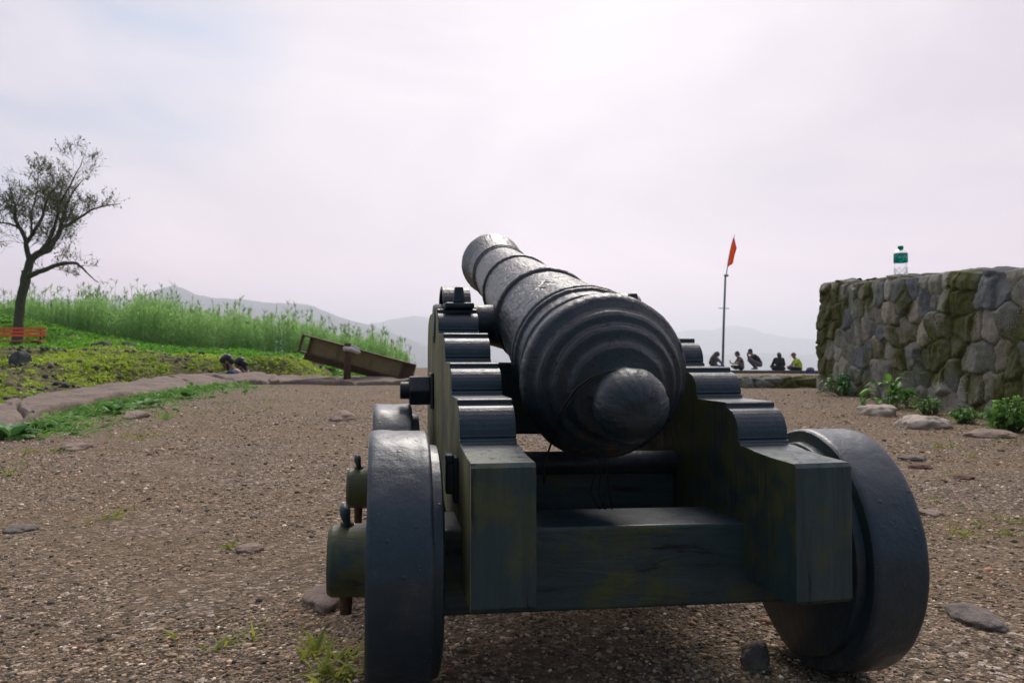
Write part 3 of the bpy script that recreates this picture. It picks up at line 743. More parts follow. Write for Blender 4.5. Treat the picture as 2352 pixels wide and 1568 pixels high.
for ch, an, a, l in ((chL, AL, aL, lL), (chR, AR, aR, lR)):
    # cap square: strap bent over the trunnion, plate and wedge key
    vt = float((tc0-an).dot(a)); wz = float((tc0+LT*(-1 if ch is chL else 1)*.19)[2]-an[2])
    V = []; nn = 20; w0 = .018; w1 = .080
    arcp = [(vt-.095, .600), (vt-.078, .600)]+[(vt-.064*math.cos(q), max(.600, wz+.0)+.044*math.sin(q)) for q in np.linspace(R(4), R(176), 16)]+[(vt+.078, .600), (vt+.12, .600)]
    th_ = .008; k2 = len(arcp)
    def offp(k):
        p0 = np.array(arcp[max(k-1, 0)]); p1 = np.array(arcp[min(k+1, k2-1)]); t = p1-p0; t /= np.linalg.norm(t); return np.array([-t[1], t[0]])
    for (v, w), k in zip(arcp, range(k2)):
        o_n = offp(k)
        for dd in (w0-.004, w1-.006):
            V.append(an+a*v+l*dd+UZ*w); V.append(an+a*(v+o_n[0]*th_)+l*dd+UZ*(w+o_n[1]*th_))
    Fc = []
    for k in range(k2-1):
        b0, b1 = 4*k, 4*(k+1)
        Fc += [(b0+1, b0+3, b1+3, b1+1), (b0, b1, b1+2, b0+2), (b0, b0+1, b1+1, b1), (b0+2, b1+2, b1+3, b0+3)]
    Fc += [(0, 2, 3, 1), (4*k2-4, 4*k2-3, 4*k2-1, 4*k2-2)]
    bevel(mesh_obj('cap_square', V, Fc, M['iron'], ch), .0015)
    box_on('cap_plate', an, a, l, vt-.085, .046, .6035, .022, .031, .0065, M['iron'], ch, .004)
    mb = MB(); c = an+a*(vt-.085)+l*.046+UZ*.610; w_ = .0135; w2 = .0085; hh = .034
    mb.add([c+l*(-w_)+a*(-w_), c+l*w_+a*(-w_), c+l*w_+a*w_, c-l*w_+a*w_, c+l*(-w2)+a*(-w2)+UZ*hh, c+l*w2+a*(-w2)+UZ*hh, c+l*w2+a*w2+UZ*hh, c-l*w2+a*w2+UZ*hh], [(0, 1, 2, 3), (4, 7, 6, 5), (0, 4, 5, 1), (1, 5, 6, 2), (2, 6, 7, 3), (3, 7, 4, 0)])
    bevel(mb.build('key', M['iron'], ch), .003)
    # through bolt with washer plate, hexagonal nut, threaded end
    bp = an+a*.80+UZ*.420
    mb = MB(); mb.box(bp-l*.004, a*.038, l*.004, UZ*.040); pl = bevel(mb.build('washer_plate', M['iron'], ch), .003)
    def cyl(name, c0, ax, L_, r, n, par, mat, bw, ph=0):
        u1 = UZ-ax*UZ.dot(ax); u1 /= np.linalg.norm(u1); u2 = np.cross(ax, u1); V = []
        for q in (0, 1):
            for k in range(n):
                t = 2*math.pi*k/n+ph; V.append(c0+ax*L_*q+r*(math.cos(t)*u1+math.sin(t)*u2))
        Fc = [(k, (k+1) % n, n+(k+1) % n, n+k) for k in range(n)]+[tuple(range(n))[::-1], tuple(range(n, 2*n))]
        o = mesh_obj(name, V, Fc, mat, par); 
        if n > 12: o.data.polygons.foreach_set('use_smooth', [len(p.vertices) == 4 for p in o.data.polygons])
        return bevel(o, bw)
    cyl('nut', bp-l*.008, -l, .046, .0365, 6, ch, M['iron'], .003, R(30))
    thp = [(.054+i_*.0028+(.0014 if q else 0), .0185+(.0018 if q else 0)) for i_ in range(7) for q in (0, 1)]+[(.0745, .016), (.0745, .0001)]
    a3 = np.cross(-l, a); lathe('bolt_end', [(.053, .0185)]+thp, M['iron'], ch, 32, base=bp, axis=(-l, a, a3), smooth=False)
    # ring bolt and bracket on the outer face close to the rear wheel
    box_on('bracket', an, a, l, .185, -.0035, .315, .014, .0035, .034, M['iron'], ch, .002)
    mb = MB(); c = an+a*.185-l*.022+UZ*.33
    mb.box(c+l*.012-UZ*.012, a*.010, l*.008, UZ*.024); mb.box(c+l*.010+UZ*.016, a*.013, l*.006, UZ*.007)
    bevel(mb.build('eye_lug', M['iron'], ch), .003)
# ---- axletrees, beams between the cheeks
def beam(name, l0, l1, v0, v1, w0, w1, mat, bw=.005):
    mb = MB(); c = C((l0+l1)/2, (v0+v1)/2, (w0+w1)/2); mb.box(c, LT*(l1-l0)/2, AX*(v1-v0)/2, UPV*(w1-w0)/2)
    o = mb.build(name, mat, cannon); o.data.materials.append(M['wheel'])
    for p in o.data.polygons: p.material_index = 1 if (name == 'axletree' and p.normal[2] > .9) else 0
    return bevel(o, bw, 3)
beam('axletree', .052, TRK-.052, -.066, .066, .122, .243, M['wood'])
beam('axletree', .052, TRK-.052, WB-.06, WB+.06, .122, .243, M['wood'])
# wet puddled patch edge: thin paint lip on rear axletree top is part of the paint; front transom and bed
beam('transom', .125, TRK-.15, .40, .50, .33, .475, M['wood'])
beam('bed_plank', .16, TRK-.18, .19, .46, .20, .283, M['wood'])
mb = MB(); mb.tube([C(.120, .19, .300), C(.30, .19, .300), C(TRK-.148, .19, .300), C(TRK-.136, .19, .300)], [.0205, .0205, .0205, .019], 28)
bevel(mb.build('cross_bolt', M['iron'], cannon, smooth=False), .003)
o = bpy.data.objects[mb and 'cross_bolt']; o.data.polygons.foreach_set('use_smooth', [len(p.vertices) == 4 for p in o.data.polygons])
# ---- wheels
def wheel(l, v, sg):
    """sg = outward direction along the axle (-1 left, +1 right)"""
    c = C(l, v, WR); ax = LT*sg; a3 = np.cross(ax, AX)
    h = WT/2
    pr = [(-h-.016, .001), (-h-.016, .160), (-h-.013, .165), (-h-.001, .167), (-h, .169), (-h, WR-.004), (-h+.003, WR-.001), (-h+.006, WR)]
    pr += [(q, WR) for q in np.linspace(-h+.012, h-.012, 10)]+[(h-.006, WR), (h-.003, WR-.001), (h, WR-.004), (h, .06), (h, .001)]
    w = lathe('wheel', pr, M['wheel'], cannon, 260, .0020, int(l*10+v*10), base=c, axis=(ax, AX, a3), smooth=False)
    m = w.modifiers.new('n', 'NODES') if False else None
    w.data.polygons.foreach_set('use_smooth', [True]*len(w.data.polygons))
    w.data.set_sharp_from_angle(angle=R(40))
    # axle arm end with linchpin
    k = .052 if v < .3 else .045
    lathe('axle_end', dense([(h-.002, k+.003), (h+.006, k), (h+.050, k-.001), (h+.056, k-.005), (h+.057, .001)], 2), M['hubwood'], w, 48, .001, 9, base=c, axis=(ax, AX, a3)).data.set_sharp_from_angle(angle=R(24))
    mb = MB(); lc = c+ax*(h+.030)
    mb.tube([lc+UPV*(.045-.122), lc+UPV*(-k), lc+UPV*(k+.002)], [.0085, .0095, .010], 12)
    mb.build('linchpin', M['rustmetal'], w, smooth=True)
    mb = MB(); hc = lc+UPV*(k+.012)+ax*.002     # hammered eye of the pin, leaning outwards
    mb.tube([hc+AX*.0105*math.cos(t)+(UPV*.98+ax*.2)*.0145*math.sin(t) for t in np.linspace(0, 2*math.pi, 25)], [.0062+.0012*math.sin(3*t) for t in np.linspace(0, 2*math.pi, 25)], 10, False)
    mb.build('pin_head', M['cheek'], w, smooth=True)
for (l, v, sg) in ((0, 0, -1), (TRK, 0, 1), (0, WB, -1), (TRK, WB, 1)): wheel(l, v, sg)
# ---- wire twisted round the neck, its tail hanging under the breech
def bpt(s, r, deg): return PB+bx_*s+bl_*r*math.cos(R(deg))+bu_*r*math.sin(R(deg))
wire = MB()
loop = [bpt(-.101+.003*math.sin(k*.9), .041, 90+k*15) for k in range(0, 25)]
wire.tube(loop, .0018, 6)
t1 = [bpt(-.099, .0425, 108), bpt(-.098, .046, 128), bpt(-.092, .054, 150), bpt(-.086, .066, 172), bpt(-.080, .078, 190), bpt(-.066, .094, 205), bpt(-.050, .106, 218), bpt(-.035, .118, 226), bpt(-.014, .131, 232)]
t1 += [t1[-1]+np.array([-.006, .004, -.018]), t1[-1]+np.array([-.012, .005, -.036]), t1[-1]+np.array([-.010, .006, -.062])]
wire.tube(t1, .0017, 6)
t2 = [p_+np.array([.002, -.003, -.004])*min(1, k/3) for k, p_ in enumerate(t1[:6])]; wire.tube(t2, .0011, 6)
for dx in (0, .05, .11):
    b0 = bpt(-.03, .118, 262+dx*90); wire.tube([b0, b0+np.array([.004, .01, -.03]), b0+np.array([-.003+dx*.1, .02, -.06]), b0+np.array([.012, .015, -.085])], .0013, 6)
wire_o = wire.build('wire', M['hair'], None, tuple(bpt(-.1, .041, 90)), smooth=True)
tag(wire_o, 'thin black twisted wire looped round the neck behind the cannon breech', 'wire')

# ================================================================== foliage helpers
def unit(v): return v/(np.linalg.norm(v, axis=-1, keepdims=True)+1e-9)
def leaves(B, D, L, Wd, droop, tint, prof=(.25, 1, .8, .04), tq=(0, .3, .68, 1)):
    """vectorised leaf blades -> verts, quads, tint"""
    n = len(B); D = unit(D); L = np.asarray(L)[:, None]; Wd = np.asarray(Wd)[:, None]; dr = np.broadcast_to(np.asarray(droop), (n,))[:, None]
    rnd = rng.normal(size=(n, 3)); side = unit(np.cross(D, rnd)); V = []
    side[:, 2] *= .5; side = unit(side)
    for t, p in zip(tq, prof):
        c = B+D*L*t+np.array([0, 0, -1.])*dr*L*t*t
        V += [c-side*Wd*p*.5, c+side*Wd*p*.5]
    k = len(V); V = np.stack(V, 1).reshape(-1, 3); b = (np.arange(n)*k)[:, None]
    q = np.concatenate([b+np.array([[2*i, 2*i+1, 2*i+3, 2*i+2]]) for i in range(len(tq)-1)], 0)
    return V, q, np.repeat(tint, k)
def join(parts):
    V = []; Q = []; T = []; b = 0
    for v, q, t in parts: V.append(v); Q.append(q+b); T.append(t); b += len(v)
    return np.vstack(V), np.vstack(Q), np.concatenate(T)
def leafobj(name, parts, mat, parent=None, origin=None):
    V, Q, T = join(parts); return mesh_obj(name, V, Q, mat, parent, origin, smooth=True, attrs={'tint': T})
def sticks(A, B, r, n=3):
    """many thin prisms A->B"""
    D = unit(B-A); u = unit(np.cross(D, np.array([.31, .2, .9]))); w = np.cross(D, u); V = []
    r = np.broadcast_to(np.asarray(r, float), (len(A),))[:, None]
    for P_, k_ in ((A, 1.), (B, .6)):
        for k in range(n):
            t = 2*math.pi*k/n; V.append(P_+r*k_*(math.cos(t)*u+math.sin(t)*w))
    V = np.stack(V, 1).reshape(-1, 3); b = (np.arange(len(A))*2*n)[:, None]
    return V, np.concatenate([b+np.array([[k, (k+1) % n, n+(k+1) % n, n+k]]) for k in range(n)], 0)

# ---- reed bed along the far rim
NR = 4200
a = rng.uniform(-.80, -.125, NR*3); y = rng.uniform(33.0, 40.5, NR*3)
keep = (fbm(a*26, y*.55, oct=3, seed=90) > -.26-.2*(a < -.3))
a, y = a[keep][:NR], y[keep][:NR]; x = a*y; g = H(x, y)
vx = 1176+a*F
topz = CAMH+(815-np.interp(vx, [-300, 0, 300, 400, 500, 600, 700, 800, 870, 920, 950], [682, 692, 695, 706, 716, 728, 743, 765, 783, 798, 815]))/F*y
hgt = np.clip(topz-g+.0, .35, 4)*(1+.34*fbm(a*34, y*.2, oct=3, seed=95))*rng.uniform(.72, 1.06, len(a))
tall = rng.random(len(a)) < .09; hgt = np.where(tall, hgt+rng.uniform(.25, .75, len(a)), hgt)
base = np.stack([x, y, g-.05], 1); lean = rng.normal(0, .06, (len(a), 3)); lean[:, 2] = 1
tip = base+unit(lean)*hgt[:, None]
parts = []
for k in range(20):
    f = rng.uniform(.12, 1.0, len(a)); B = base+(tip-base)*f[:, None]
    D = rng.normal(0, .7, (len(a), 3)); D[:, 2] = rng.uniform(.9, 2.2, len(a))
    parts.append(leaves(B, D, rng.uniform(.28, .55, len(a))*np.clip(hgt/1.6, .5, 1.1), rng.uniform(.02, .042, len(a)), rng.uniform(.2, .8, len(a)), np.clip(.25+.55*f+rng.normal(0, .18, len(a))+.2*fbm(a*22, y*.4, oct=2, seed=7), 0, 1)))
V, Q = sticks(base, tip, .009); parts.append((V, Q, np.full(len(V), .75)))
rb = leafobj('reed_bed', parts, M['reed'], None, (-12, 36, .5)); tag(rb, 'dense green reeds growing along the far edge behind the tilted sign', 'reeds', kind='stuff')
tp = tip[tall | (rng.random(len(a)) < .05)]; parts = []
for k in range(7):
    D = rng.normal(0, .45, (len(tp), 3)); D[:, 2] = 1
    parts.append(leaves(tp-np.array([0, 0, .1])*rng.random((len(tp), 1)), D, rng.uniform(.15, .34, len(tp)), np.full(len(tp), .022), rng.uniform(0, .5, len(tp)), rng.random(len(tp))))
V, Q, T = join(parts)
pm = mesh_obj('reed_plumes', V, Q, M['plume'], None, (-12, 36, 2.5)); tag(pm, 'pale feathery seed heads standing above the green reeds', 'reed plumes', kind='stuff')

# ---- ground cover on the banks
def cover_field(N, ymin, ymax, amin, amax, test, size, name, mat, label, tshift=0., up=1.):
    yy_ = np.exp(rng.uniform(np.log(ymin), np.log(ymax), N)); aa = rng.uniform(amin, amax, N); xx = aa*yy_
    hh, s_, k_, dE = H(xx, yy_, True); dens = fbm(xx*.9, yy_*.8, oct=4, seed=77)+.5*fbm(xx*3.1, yy_*3, oct=2, seed=78)
    ok = (k_ > .5) & (s_ > .32) & (dE < 1) & test(xx, yy_, dens, s_)
    xx, yy_, hh, dens = xx[ok], yy_[ok], hh[ok], dens[ok]; parts = []
    for q in range(4):
        n = len(xx); B = np.stack([xx+rng.normal(0, .03, n), yy_+rng.normal(0, .03, n), hh-.01], 1)
        D = rng.normal(0, .8, (n, 3)); D[:, 2] = rng.uniform(.2, 1.3, n)*up
        L = size*(.55+yy_/22)*rng.uniform(.6, 1.5, n)
        parts.append(leaves(B, D, L, L*rng.uniform(.30, .55, n), .35, np.clip(.5+tshift+.45*fbm(xx*.6, yy_*.5, oct=3, seed=79)+rng.normal(0, .16, n), 0, 1)))
    return tag(leafobj(name, parts, mat, None, (-8, 16, .3)), label, 'ground cover', kind='stuff')
cover_field(80000, 4.5, 34, -.85, -.10, lambda x, y, d, s: (d > -.16) & ((y < 24) | (x/y < -.5)), .055, 'ground_cover', M['cover'], 'low yellow green plants covering the bank beyond the ledge', .12)
cover_field(26000, 14, 36, -.85, -.12, lambda x, y, d, s: (d > -.30) & (y > 19+3*d), .10, 'green_cover', M['green'], 'bright green low growth at the foot of the reeds')
# ---- grass tufts
parts = []
def tuft(px, py, w, n, hh=.05, dry=0, low=False):
    p, z = ground_at(px, py); wm = w*z/F/2
    B = p+np.stack([rng.normal(0, wm*.55, n), rng.normal(0, wm*.8, n), np.full(n, -.003)], 1); B[:, 2] = H(B[:, 0], B[:, 1])-.003
    D = rng.normal(0, 1, (n, 3)); D[:, 2] = np.abs(rng.normal(.75, .5, n))
    L = rng.uniform(.35, 1.25, n)*hh
    parts.append(leaves(B, D, L*1.15, L*.06+.0016, rng.uniform(.1, .6, n), np.clip(rng.normal(.45+dry, .25, n), 0, 1), (.9, 1, .6, .05)))
for px, py, w, n in [(253, 1190, 40, 26), (301, 1173, 34, 22), (205, 1205, 16, 10), (526, 1258, 26, 22), (407, 1467, 16, 12), (513, 1487, 40, 22), (578, 1470, 22, 12), (24, 1092, 26, 24), (73, 1039, 60, 60), (129, 1041, 34, 24), (46, 1065, 26, 18), (20, 1085, 26, 18),
    (288, 1004, 44, 50), (361, 1002, 50, 50), (325, 1008, 30, 30), (390, 958, 60, 60), (354, 956, 60, 60), (496, 921, 40, 40), (532, 924, 40, 40), (513, 943, 40, 30), (549, 943, 40, 40), (464, 951, 30, 30), (600, 939, 80, 60), (618, 922, 60, 60), (799, 956, 44, 50), (812, 960, 30, 20), (660, 880, 60, 60), (740, 880, 60, 70), (760, 890, 50, 60), (845, 883, 50, 50),
    (2168, 1026, 40, 50), (2150, 1028, 20, 20), (2185, 1088, 26, 26), (2210, 1229, 60, 40), (2251, 1208, 26, 16), (2317, 1200, 40, 28), (2317, 1229, 36, 24), (2147, 1155, 26, 12), (2309, 1012, 40, 30), (2228, 1050, 24, 20), (1935, 905, 90, 60), (2110, 950, 80, 70), (2180, 962, 70, 70)]:
    tuft(px, py, w, n)
for px, py, w, n in [(725, 1501, 50, 30), (700, 1515, 30, 12), (786, 1511, 40, 34), (762, 1549, 60, 34), (800, 1560, 50, 26), (735, 1545, 40, 14)]: tuft(px, py, w, n, .062)
tag(leafobj('grass', parts, M['grass'], None, (-1, 5, 0)), 'sparse tufts of short yellow green grass growing in the gravel', 'grass', kind='stuff')
# ---- weeds along the ledge foot
NEARL = [(-3.02, 4.4), (-3.25, 5.2), (-3.6, 7.4), (-3.75, 9.2), (-3.6, 10.4)]
n = 5200; u = rng.beta(1.3, 1.5, n)*4; k = np.minimum(u.astype(int), 3); f = (u-k)[:, None]
NL = np.array(NEARL); B2 = NL[k]*(1-f)+NL[k+1]*f; off = np.abs(rng.normal(0, .30, n)); 
ok = fbm(B2[:, 1]*1.6, off*4, oct=3, seed=14) > -.35; B2 = B2[ok]; off = off[ok]; n = len(B2)
X = B2[:, 0]+off+.03; Y = B2[:, 1]; Z = H(X, Y)+.01+np.clip(.05-off*.2, 0, 1); parts = []
B = np.stack([X, Y, Z-.02], 1); D = rng.normal(0, 1, (n, 3)); D[:, 0] += .5; D[:, 2] = np.abs(rng.normal(.6, .4, n))
parts.append(leaves(B, D, rng.uniform(.04, .15, n), rng.uniform(.004, .009, n), .45, np.clip(rng.normal(.85, .35, n), 0, 1), (.9, 1, .6, .05)))
m = n//4; parts.append(leaves(B[:m]+rng.normal(0, .03, (m, 3))*np.array([1, 1, .1]), D[:m]*np.array([1, 1, .35]), rng.uniform(.04, .085, m), rng.uniform(.03, .055, m), .25, np.clip(rng.normal(.25, .2, m), 0, 1), (.3, 1, 1, .25)))
tag(leafobj('ledge_weeds', parts, M['plant'], None, (-3.2, 7, .1)), 'mixed green weeds and grass along the foot of the stone ledge', 'weeds', kind='stuff')
# ---- broad leaved plants
def round_leaf(B, d, L, Wd, cup, curl, tint):
    d = np.array(d, float); d /= np.linalg.norm(d); s = np.cross(d, UZ); s /= np.linalg.norm(s)+1e-9; nrm = np.cross(s, d)
    nu, nv = 9, 7; V = []
    for i in range(nu):
        t = i/(nu-1); w = math.sin(math.pi*min(.06+t*.94, 1)**.8)**.75*Wd/2 if t < 1 else .001
        for j in range(nv):
            q = (j/(nv-1)-.5)*2
            V.append(B+d*L*(t-.0*t)+s*q*w+nrm*(cup*q*q*w+curl*L*(t*(1-t)*1.2)-.9*curl*L*t*t*.6)+nrm*.05*w*math.sin(t*22+abs(q)*3))
    V = np.array(V); i, j = np.meshgrid(np.arange(nu-1), np.arange(nv-1), indexing='ij')
    Q = np.stack([i*nv+j, i*nv+j+1, (i+1)*nv+j+1, (i+1)*nv+j], -1).reshape(-1, 4)
    return V, Q, np.full(len(V), tint)
def rosette(px, py, n, L, label, seed):
    p, z = ground_at(px, py); r = np.random.default_rng(seed); parts = []
    for k in range(n):
        t = 2*math.pi*(k/n*2.4+r.random()*.2); e = r.uniform(.05, .9); l = L*r.uniform(.7, 1.1)
        d = np.array([math.cos(t), math.sin(t), e]); B = p+np.array([math.cos(t), math.sin(t), 0])*L*.22+UZ*.02
        parts.append(round_leaf(B, d, l, l*r.uniform(.62, .8), r.uniform(.1, .4), r.uniform(.1, .4), r.uniform(.2, .9)))
    e = empty('broadleaf_plant', tuple(p)); tag(e, label, 'plant', 'broad-leaved plants along the ledge')
    leafobj('leaves', parts, M['broad'], e)
    mb = MB(); [mb.tube([p-UZ*.02, p+np.array([math.cos(q), math.sin(q), .12])*L*.35], [.006, .004], 5) for q in np.arange(0, 6.2, 1.1)]
    mb.build('stem', M['stem'], e)
rosette(28, 1008, 15, .125, 'large cabbage-like plant with big round leaves at the far left of the ledge foot', 1)
rosette(92, 992, 10, .095, 'smaller round-leaved plant just right of the large cabbage-like plant', 2)
rosette(262, 950, 9, .12, 'flat spreading round-leaved plant against the middle of the ledge foot', 3)
rosette(340, 936, 9, .11, 'flat round-leaved plant at the ledge foot, behind the pinkish mound of stone', 4)
rosette(428, 915, 8, .13, 'pale round-leaved plant at the far end of the ledge weeds', 6)
# ---- leafy plants at the foot of the wall
def leafy(px, py, wpx, hpx, n, L, label, mat, seed, ar=.5):
    p, z = ground_at(px, py); r = np.random.default_rng(seed); w = wpx*z/F/2; h = hpx*z/F; parts = []; A = []; Bt = []
    for k in range(n):
        t = r.uniform(0, 2*math.pi); q = r.random()**.5; f = r.random()**.7
        c = p+np.array([math.cos(t)*w*q*.9, math.sin(t)*w*.6*q, h*f*(1-.55*q*q)+.02]); l = L*r.uniform(.6, 1.2)
        c[0] = min(c[0], WX(c[1])-.10)
        d = np.array([math.cos(t), math.sin(t), r.uniform(-.5, .7)])+r.normal(0, .35, 3)
        parts.append(round_leaf(c, d, l, l*ar*r.uniform(.8, 1.15), r.uniform(.1, .5), r.uniform(.2, .8), r.random()))
        if k % 2 == 0: A.append(p+np.array([math.cos(t)*.03, math.sin(t)*.03, -.02])); Bt.append(c)
    e = empty('leafy_plant', tuple(p)); tag(e, label, 'plant', 'leafy plants along the foot of the wall')
    leafobj('leaves', parts, mat, e); V, Q = sticks(np.array(A), np.array(Bt), .004); mesh_obj('stem', V, Q, M['stem'], e)
leafy(1938, 908, 100, 50, 90, .085, 'arching leafy plant at the far end of the tall wall', M['broad'], 11, .4)
leafy(2042, 935, 92, 66, 46, .12, 'big-leaved upright plant at the wall foot, directly below the bottle', M['plant'], 12, .55)
leafy(2135, 952, 60, 36, 90, .04, 'small low fine-leaved plant between the big-leaved plant and the pale boulders', M['plant'], 13)
leafy(2215, 972, 70, 30, 110, .04, 'low spreading fine-leaved plant right of the rounded pale boulder', M['plant'], 14)
leafy(2318, 992, 110, 78, 300, .045, 'bushy bright green plant by the wall at the right edge of the picture', M['plant'], 15)

# ================================================================== stones and gravel
def ico(sub):
    bm = bmesh.new(); bmesh.ops.create_icosphere(bm, subdivisions=sub, radius=1); V = np.array([v.co[:] for v in bm.verts]); Fc = np.array([[v.index for v in f.verts] for f in bm.faces]); bm.free(); return V, Fc
I1, F1_ = ico(1); I4, F4_ = ico(4)
def stone(px, py, wpx, h, deep, mat, label, seed, name='stone', grp=None, sink=.35, z=None, rot=0):
    p, zz = ground_at(px, py) if z is None else (P(px, py, z), z)
    w = wpx*zz/F/2; V = I4.copy()
    V = V*(1+.42*fbm(V[:, 0]*1.2+seed*3, V[:, 1]*1.2, V[:, 2]*1.2, oct=3, seed=seed)[:, None]+.16*fbm(V[:, 0]*4, V[:, 1]*4+seed, V[:, 2]*4, oct=4, seed=seed+1)[:, None])
    V = V*np.array([w, deep/2, h]); c, s = math.cos(rot), math.sin(rot)
    V = V@np.array([[c, s, 0], [-s, c, 0], [0, 0, 1]])
    V = V+np.array([p[0], p[1]+deep*.3, p[2]+h*(1-2*sink)*.5]); o = mesh_obj(name, V, F4_, mat, None, (p[0], p[1]+deep*.3, p[2]), smooth=True)
    return tag(o, label, 'stone', grp)
GY_ = 'stones lying in the gravel'
stone(728, 1396, 92, .022, .15, M['tanrock'], 'flat pinkish stone set in the gravel beside the left rear axle end', 1, grp=GY_, rot=.3)
stone(565, 1268, 60, .014, .07, M['tanrock'], 'small pinkish stone in the gravel with a grass tuft at its left', 2, grp=GY_)
stone(38, 1222, 66, .012, .1, M['greyrock'], 'flat grey-brown stone at the left edge of the gravel', 3, grp=GY_)
stone(160, 1034, 58, .028, .2, M['tanrock'], 'low brown stone in the gravel in front of the ledge weeds', 4, grp=GY_)
stone(300, 962, 52, .05, .3, M['tanrock'], 'rounded pinkish mound of stone at the ledge foot', 5, grp=GY_)
stone(778, 966, 56, .05, .3, M['tanrock'], 'brown stone with grass at its right, between the ledge and the nut of the cannon', 6, grp=GY_)
stone(2028, 956, 78, .075, .28, M['palerock'], 'pale domed stone nearest the far wall plants', 7, grp=GY_, sink=.3)
stone(2136, 984, 105, .065, .26, M['palerock'], 'large rounded pale boulder below the bottle side of the wall', 8, grp=GY_, sink=.3)
stone(2292, 1004, 110, .032, .22, M['tanrock'], 'long low tan stone in front of the bushy plant', 9, grp=GY_)
stone(2118, 1076, 46, .016, .07, M['redrock'], 'brick red flat stone right of the cannon wheel', 10, grp=GY_)
stone(2098, 1058, 60, .016, .1, M['greyrock'], 'thin grey slab just behind the brick red stone', 15, grp=GY_)
stone(1745, 1536, 62, .030, .05, M['greyrock'], 'dark rounded stone under the right rear of the carriage', 11, grp=GY_, sink=.2)
stone(2270, 1440, 100, .018, .13, M['greyrock'], 'flat mossy grey stone in the right foreground gravel', 12, grp=GY_)
stone(2140, 1184, 54, .012, .07, M['tanrock'], 'thin tan stone right of the right wheel rim', 13, grp=GY_)
stone(2215, 1100, 60, .013, .1, M['redrock'], 'reddish stone beside the small grass tufts on the right', 14, grp=GY_)
stone(1780, 978, 40, .02, .15, M['tanrock'], 'small tan stone beyond the right cheek of the carriage', 16, grp=GY_)
stone(1856, 1490, 24, .016, .03, M['greyrock'], 'little dark pebble touching the right rear wheel bottom', 17, grp=GY_, sink=.15)
stone(33, 846, 36, .30, .5, M['darkrock'], 'dark pointed boulder alone on the yellow green bank at left', 20, 'boulder', 'dark boulders on the bank', z=13.5, sink=.35)
for i, (px, py, w, h, z, lb) in enumerate([(232, 812, 66, .26, 20, 'widest dark boulder of the heap right of the bench'), (285, 806, 40, .2, 20, 'dark boulder at the right end of the heap near the bench'), (180, 822, 40, .16, 18.5, 'low dark boulder at the left end of the heap near the bench'), (262, 826, 34, .13, 18, 'small dark boulder in front of the heap near the bench'), (298, 838, 40, .1, 15.5, 'flat dark boulder half hidden in the yellow green cover')]):
    stone(px, py, w, h, .5, M['darkrock'], lb, 30+i, 'boulder', 'dark boulders on the bank', z=z)
stone(512, 874, 60, .035, .35, M['palerock'], 'pale flat stone on the ledge in front of the bearded man', 50, z=11.9, sink=.2)
# loose gravel
def gravel(N, zmin, zmax, name, smin, smax):
    z = np.exp(rng.uniform(np.log(zmin), np.log(zmax), N)); a = rng.uniform(-.75, .75, N); x = a*z; y = z
    clump = fbm(x*3, y*3, oct=3, seed=120); ok = (clump+rng.normal(0, .22, N) > -.08) & ~((x > WX(y)-.05))
    x, y, z = x[ok], y[ok], z[ok]; out = inpoly(x, y, POLY); x, y, z = x[~out], y[~out], z[~out]; n = len(x)
    s = np.clip(rng.lognormal(np.log(smin), .48, n), smin*.4, smax)*(.75+.25*np.minimum(z, 5))
    base = I1[None]*(1+.25*rng.normal(0, 1, (n, len(I1), 1)).clip(-1, 1)); sc = rng.uniform(.55, 1.2, (n, 1, 3)); sc[:, :, 2] *= .62
    t = rng.uniform(0, 6.28, n); c, sn = np.cos(t)[:, None], np.sin(t)[:, None]; V = base*sc*s[:, None, None]
    X = V[..., 0]*c-V[..., 1]*sn; Y = V[..., 0]*sn+V[..., 1]*c
    g = H(x, y); V = np.stack([X+x[:, None], Y+y[:, None], V[..., 2]+(g+s*.15)[:, None]], -1).reshape(-1, 3)
    Fc = (F1_[None]+(np.arange(n)*len(I1))[:, None, None]).reshape(-1, 3)
    pal = np.array([(.22, .18, .13), (.15, .122, .085), (.075, .070, .056), (.05, .048, .045), (.30, .245, .195), (.42, .35, .29), (.72, .68, .64), (.30, .17, .125), (.13, .13, .12)])
    c = pal[rng.choice(len(pal), n, p=[.18, .15, .12, .08, .20, .13, .035, .045, .06])]*rng.uniform(1.0, 2.0, (n, 1))*np.array([1.24, 1.12, .93])
    o = mesh_obj(name, V, Fc, m_pebble(), None, (0, 2, 0), smooth=False, attrs={'tone': np.repeat(c, len(I1), 0)})
    return tag(o, 'loose brown and grey gravel scattered over the yard', 'gravel', kind='stuff')
def m_pebble():
    if 'peb' in M: return M['peb']
    t = NT('gravel_pebbles'); n = t.noise(t.coord(), 260, 4, .7)
    M['peb'] = t.done(t.bsdf(t.mix(t.ramp(n, (.35, 0), (.7, .5)), t.attr('tone'), t.mix(1, t.attr('tone'), (.5, .48, .46), 'MULTIPLY')), .85, t.bump(n, .3, .002)))
    return M['peb']
gravel(120000, .85, 9.5, 'gravel', .0021, .009)
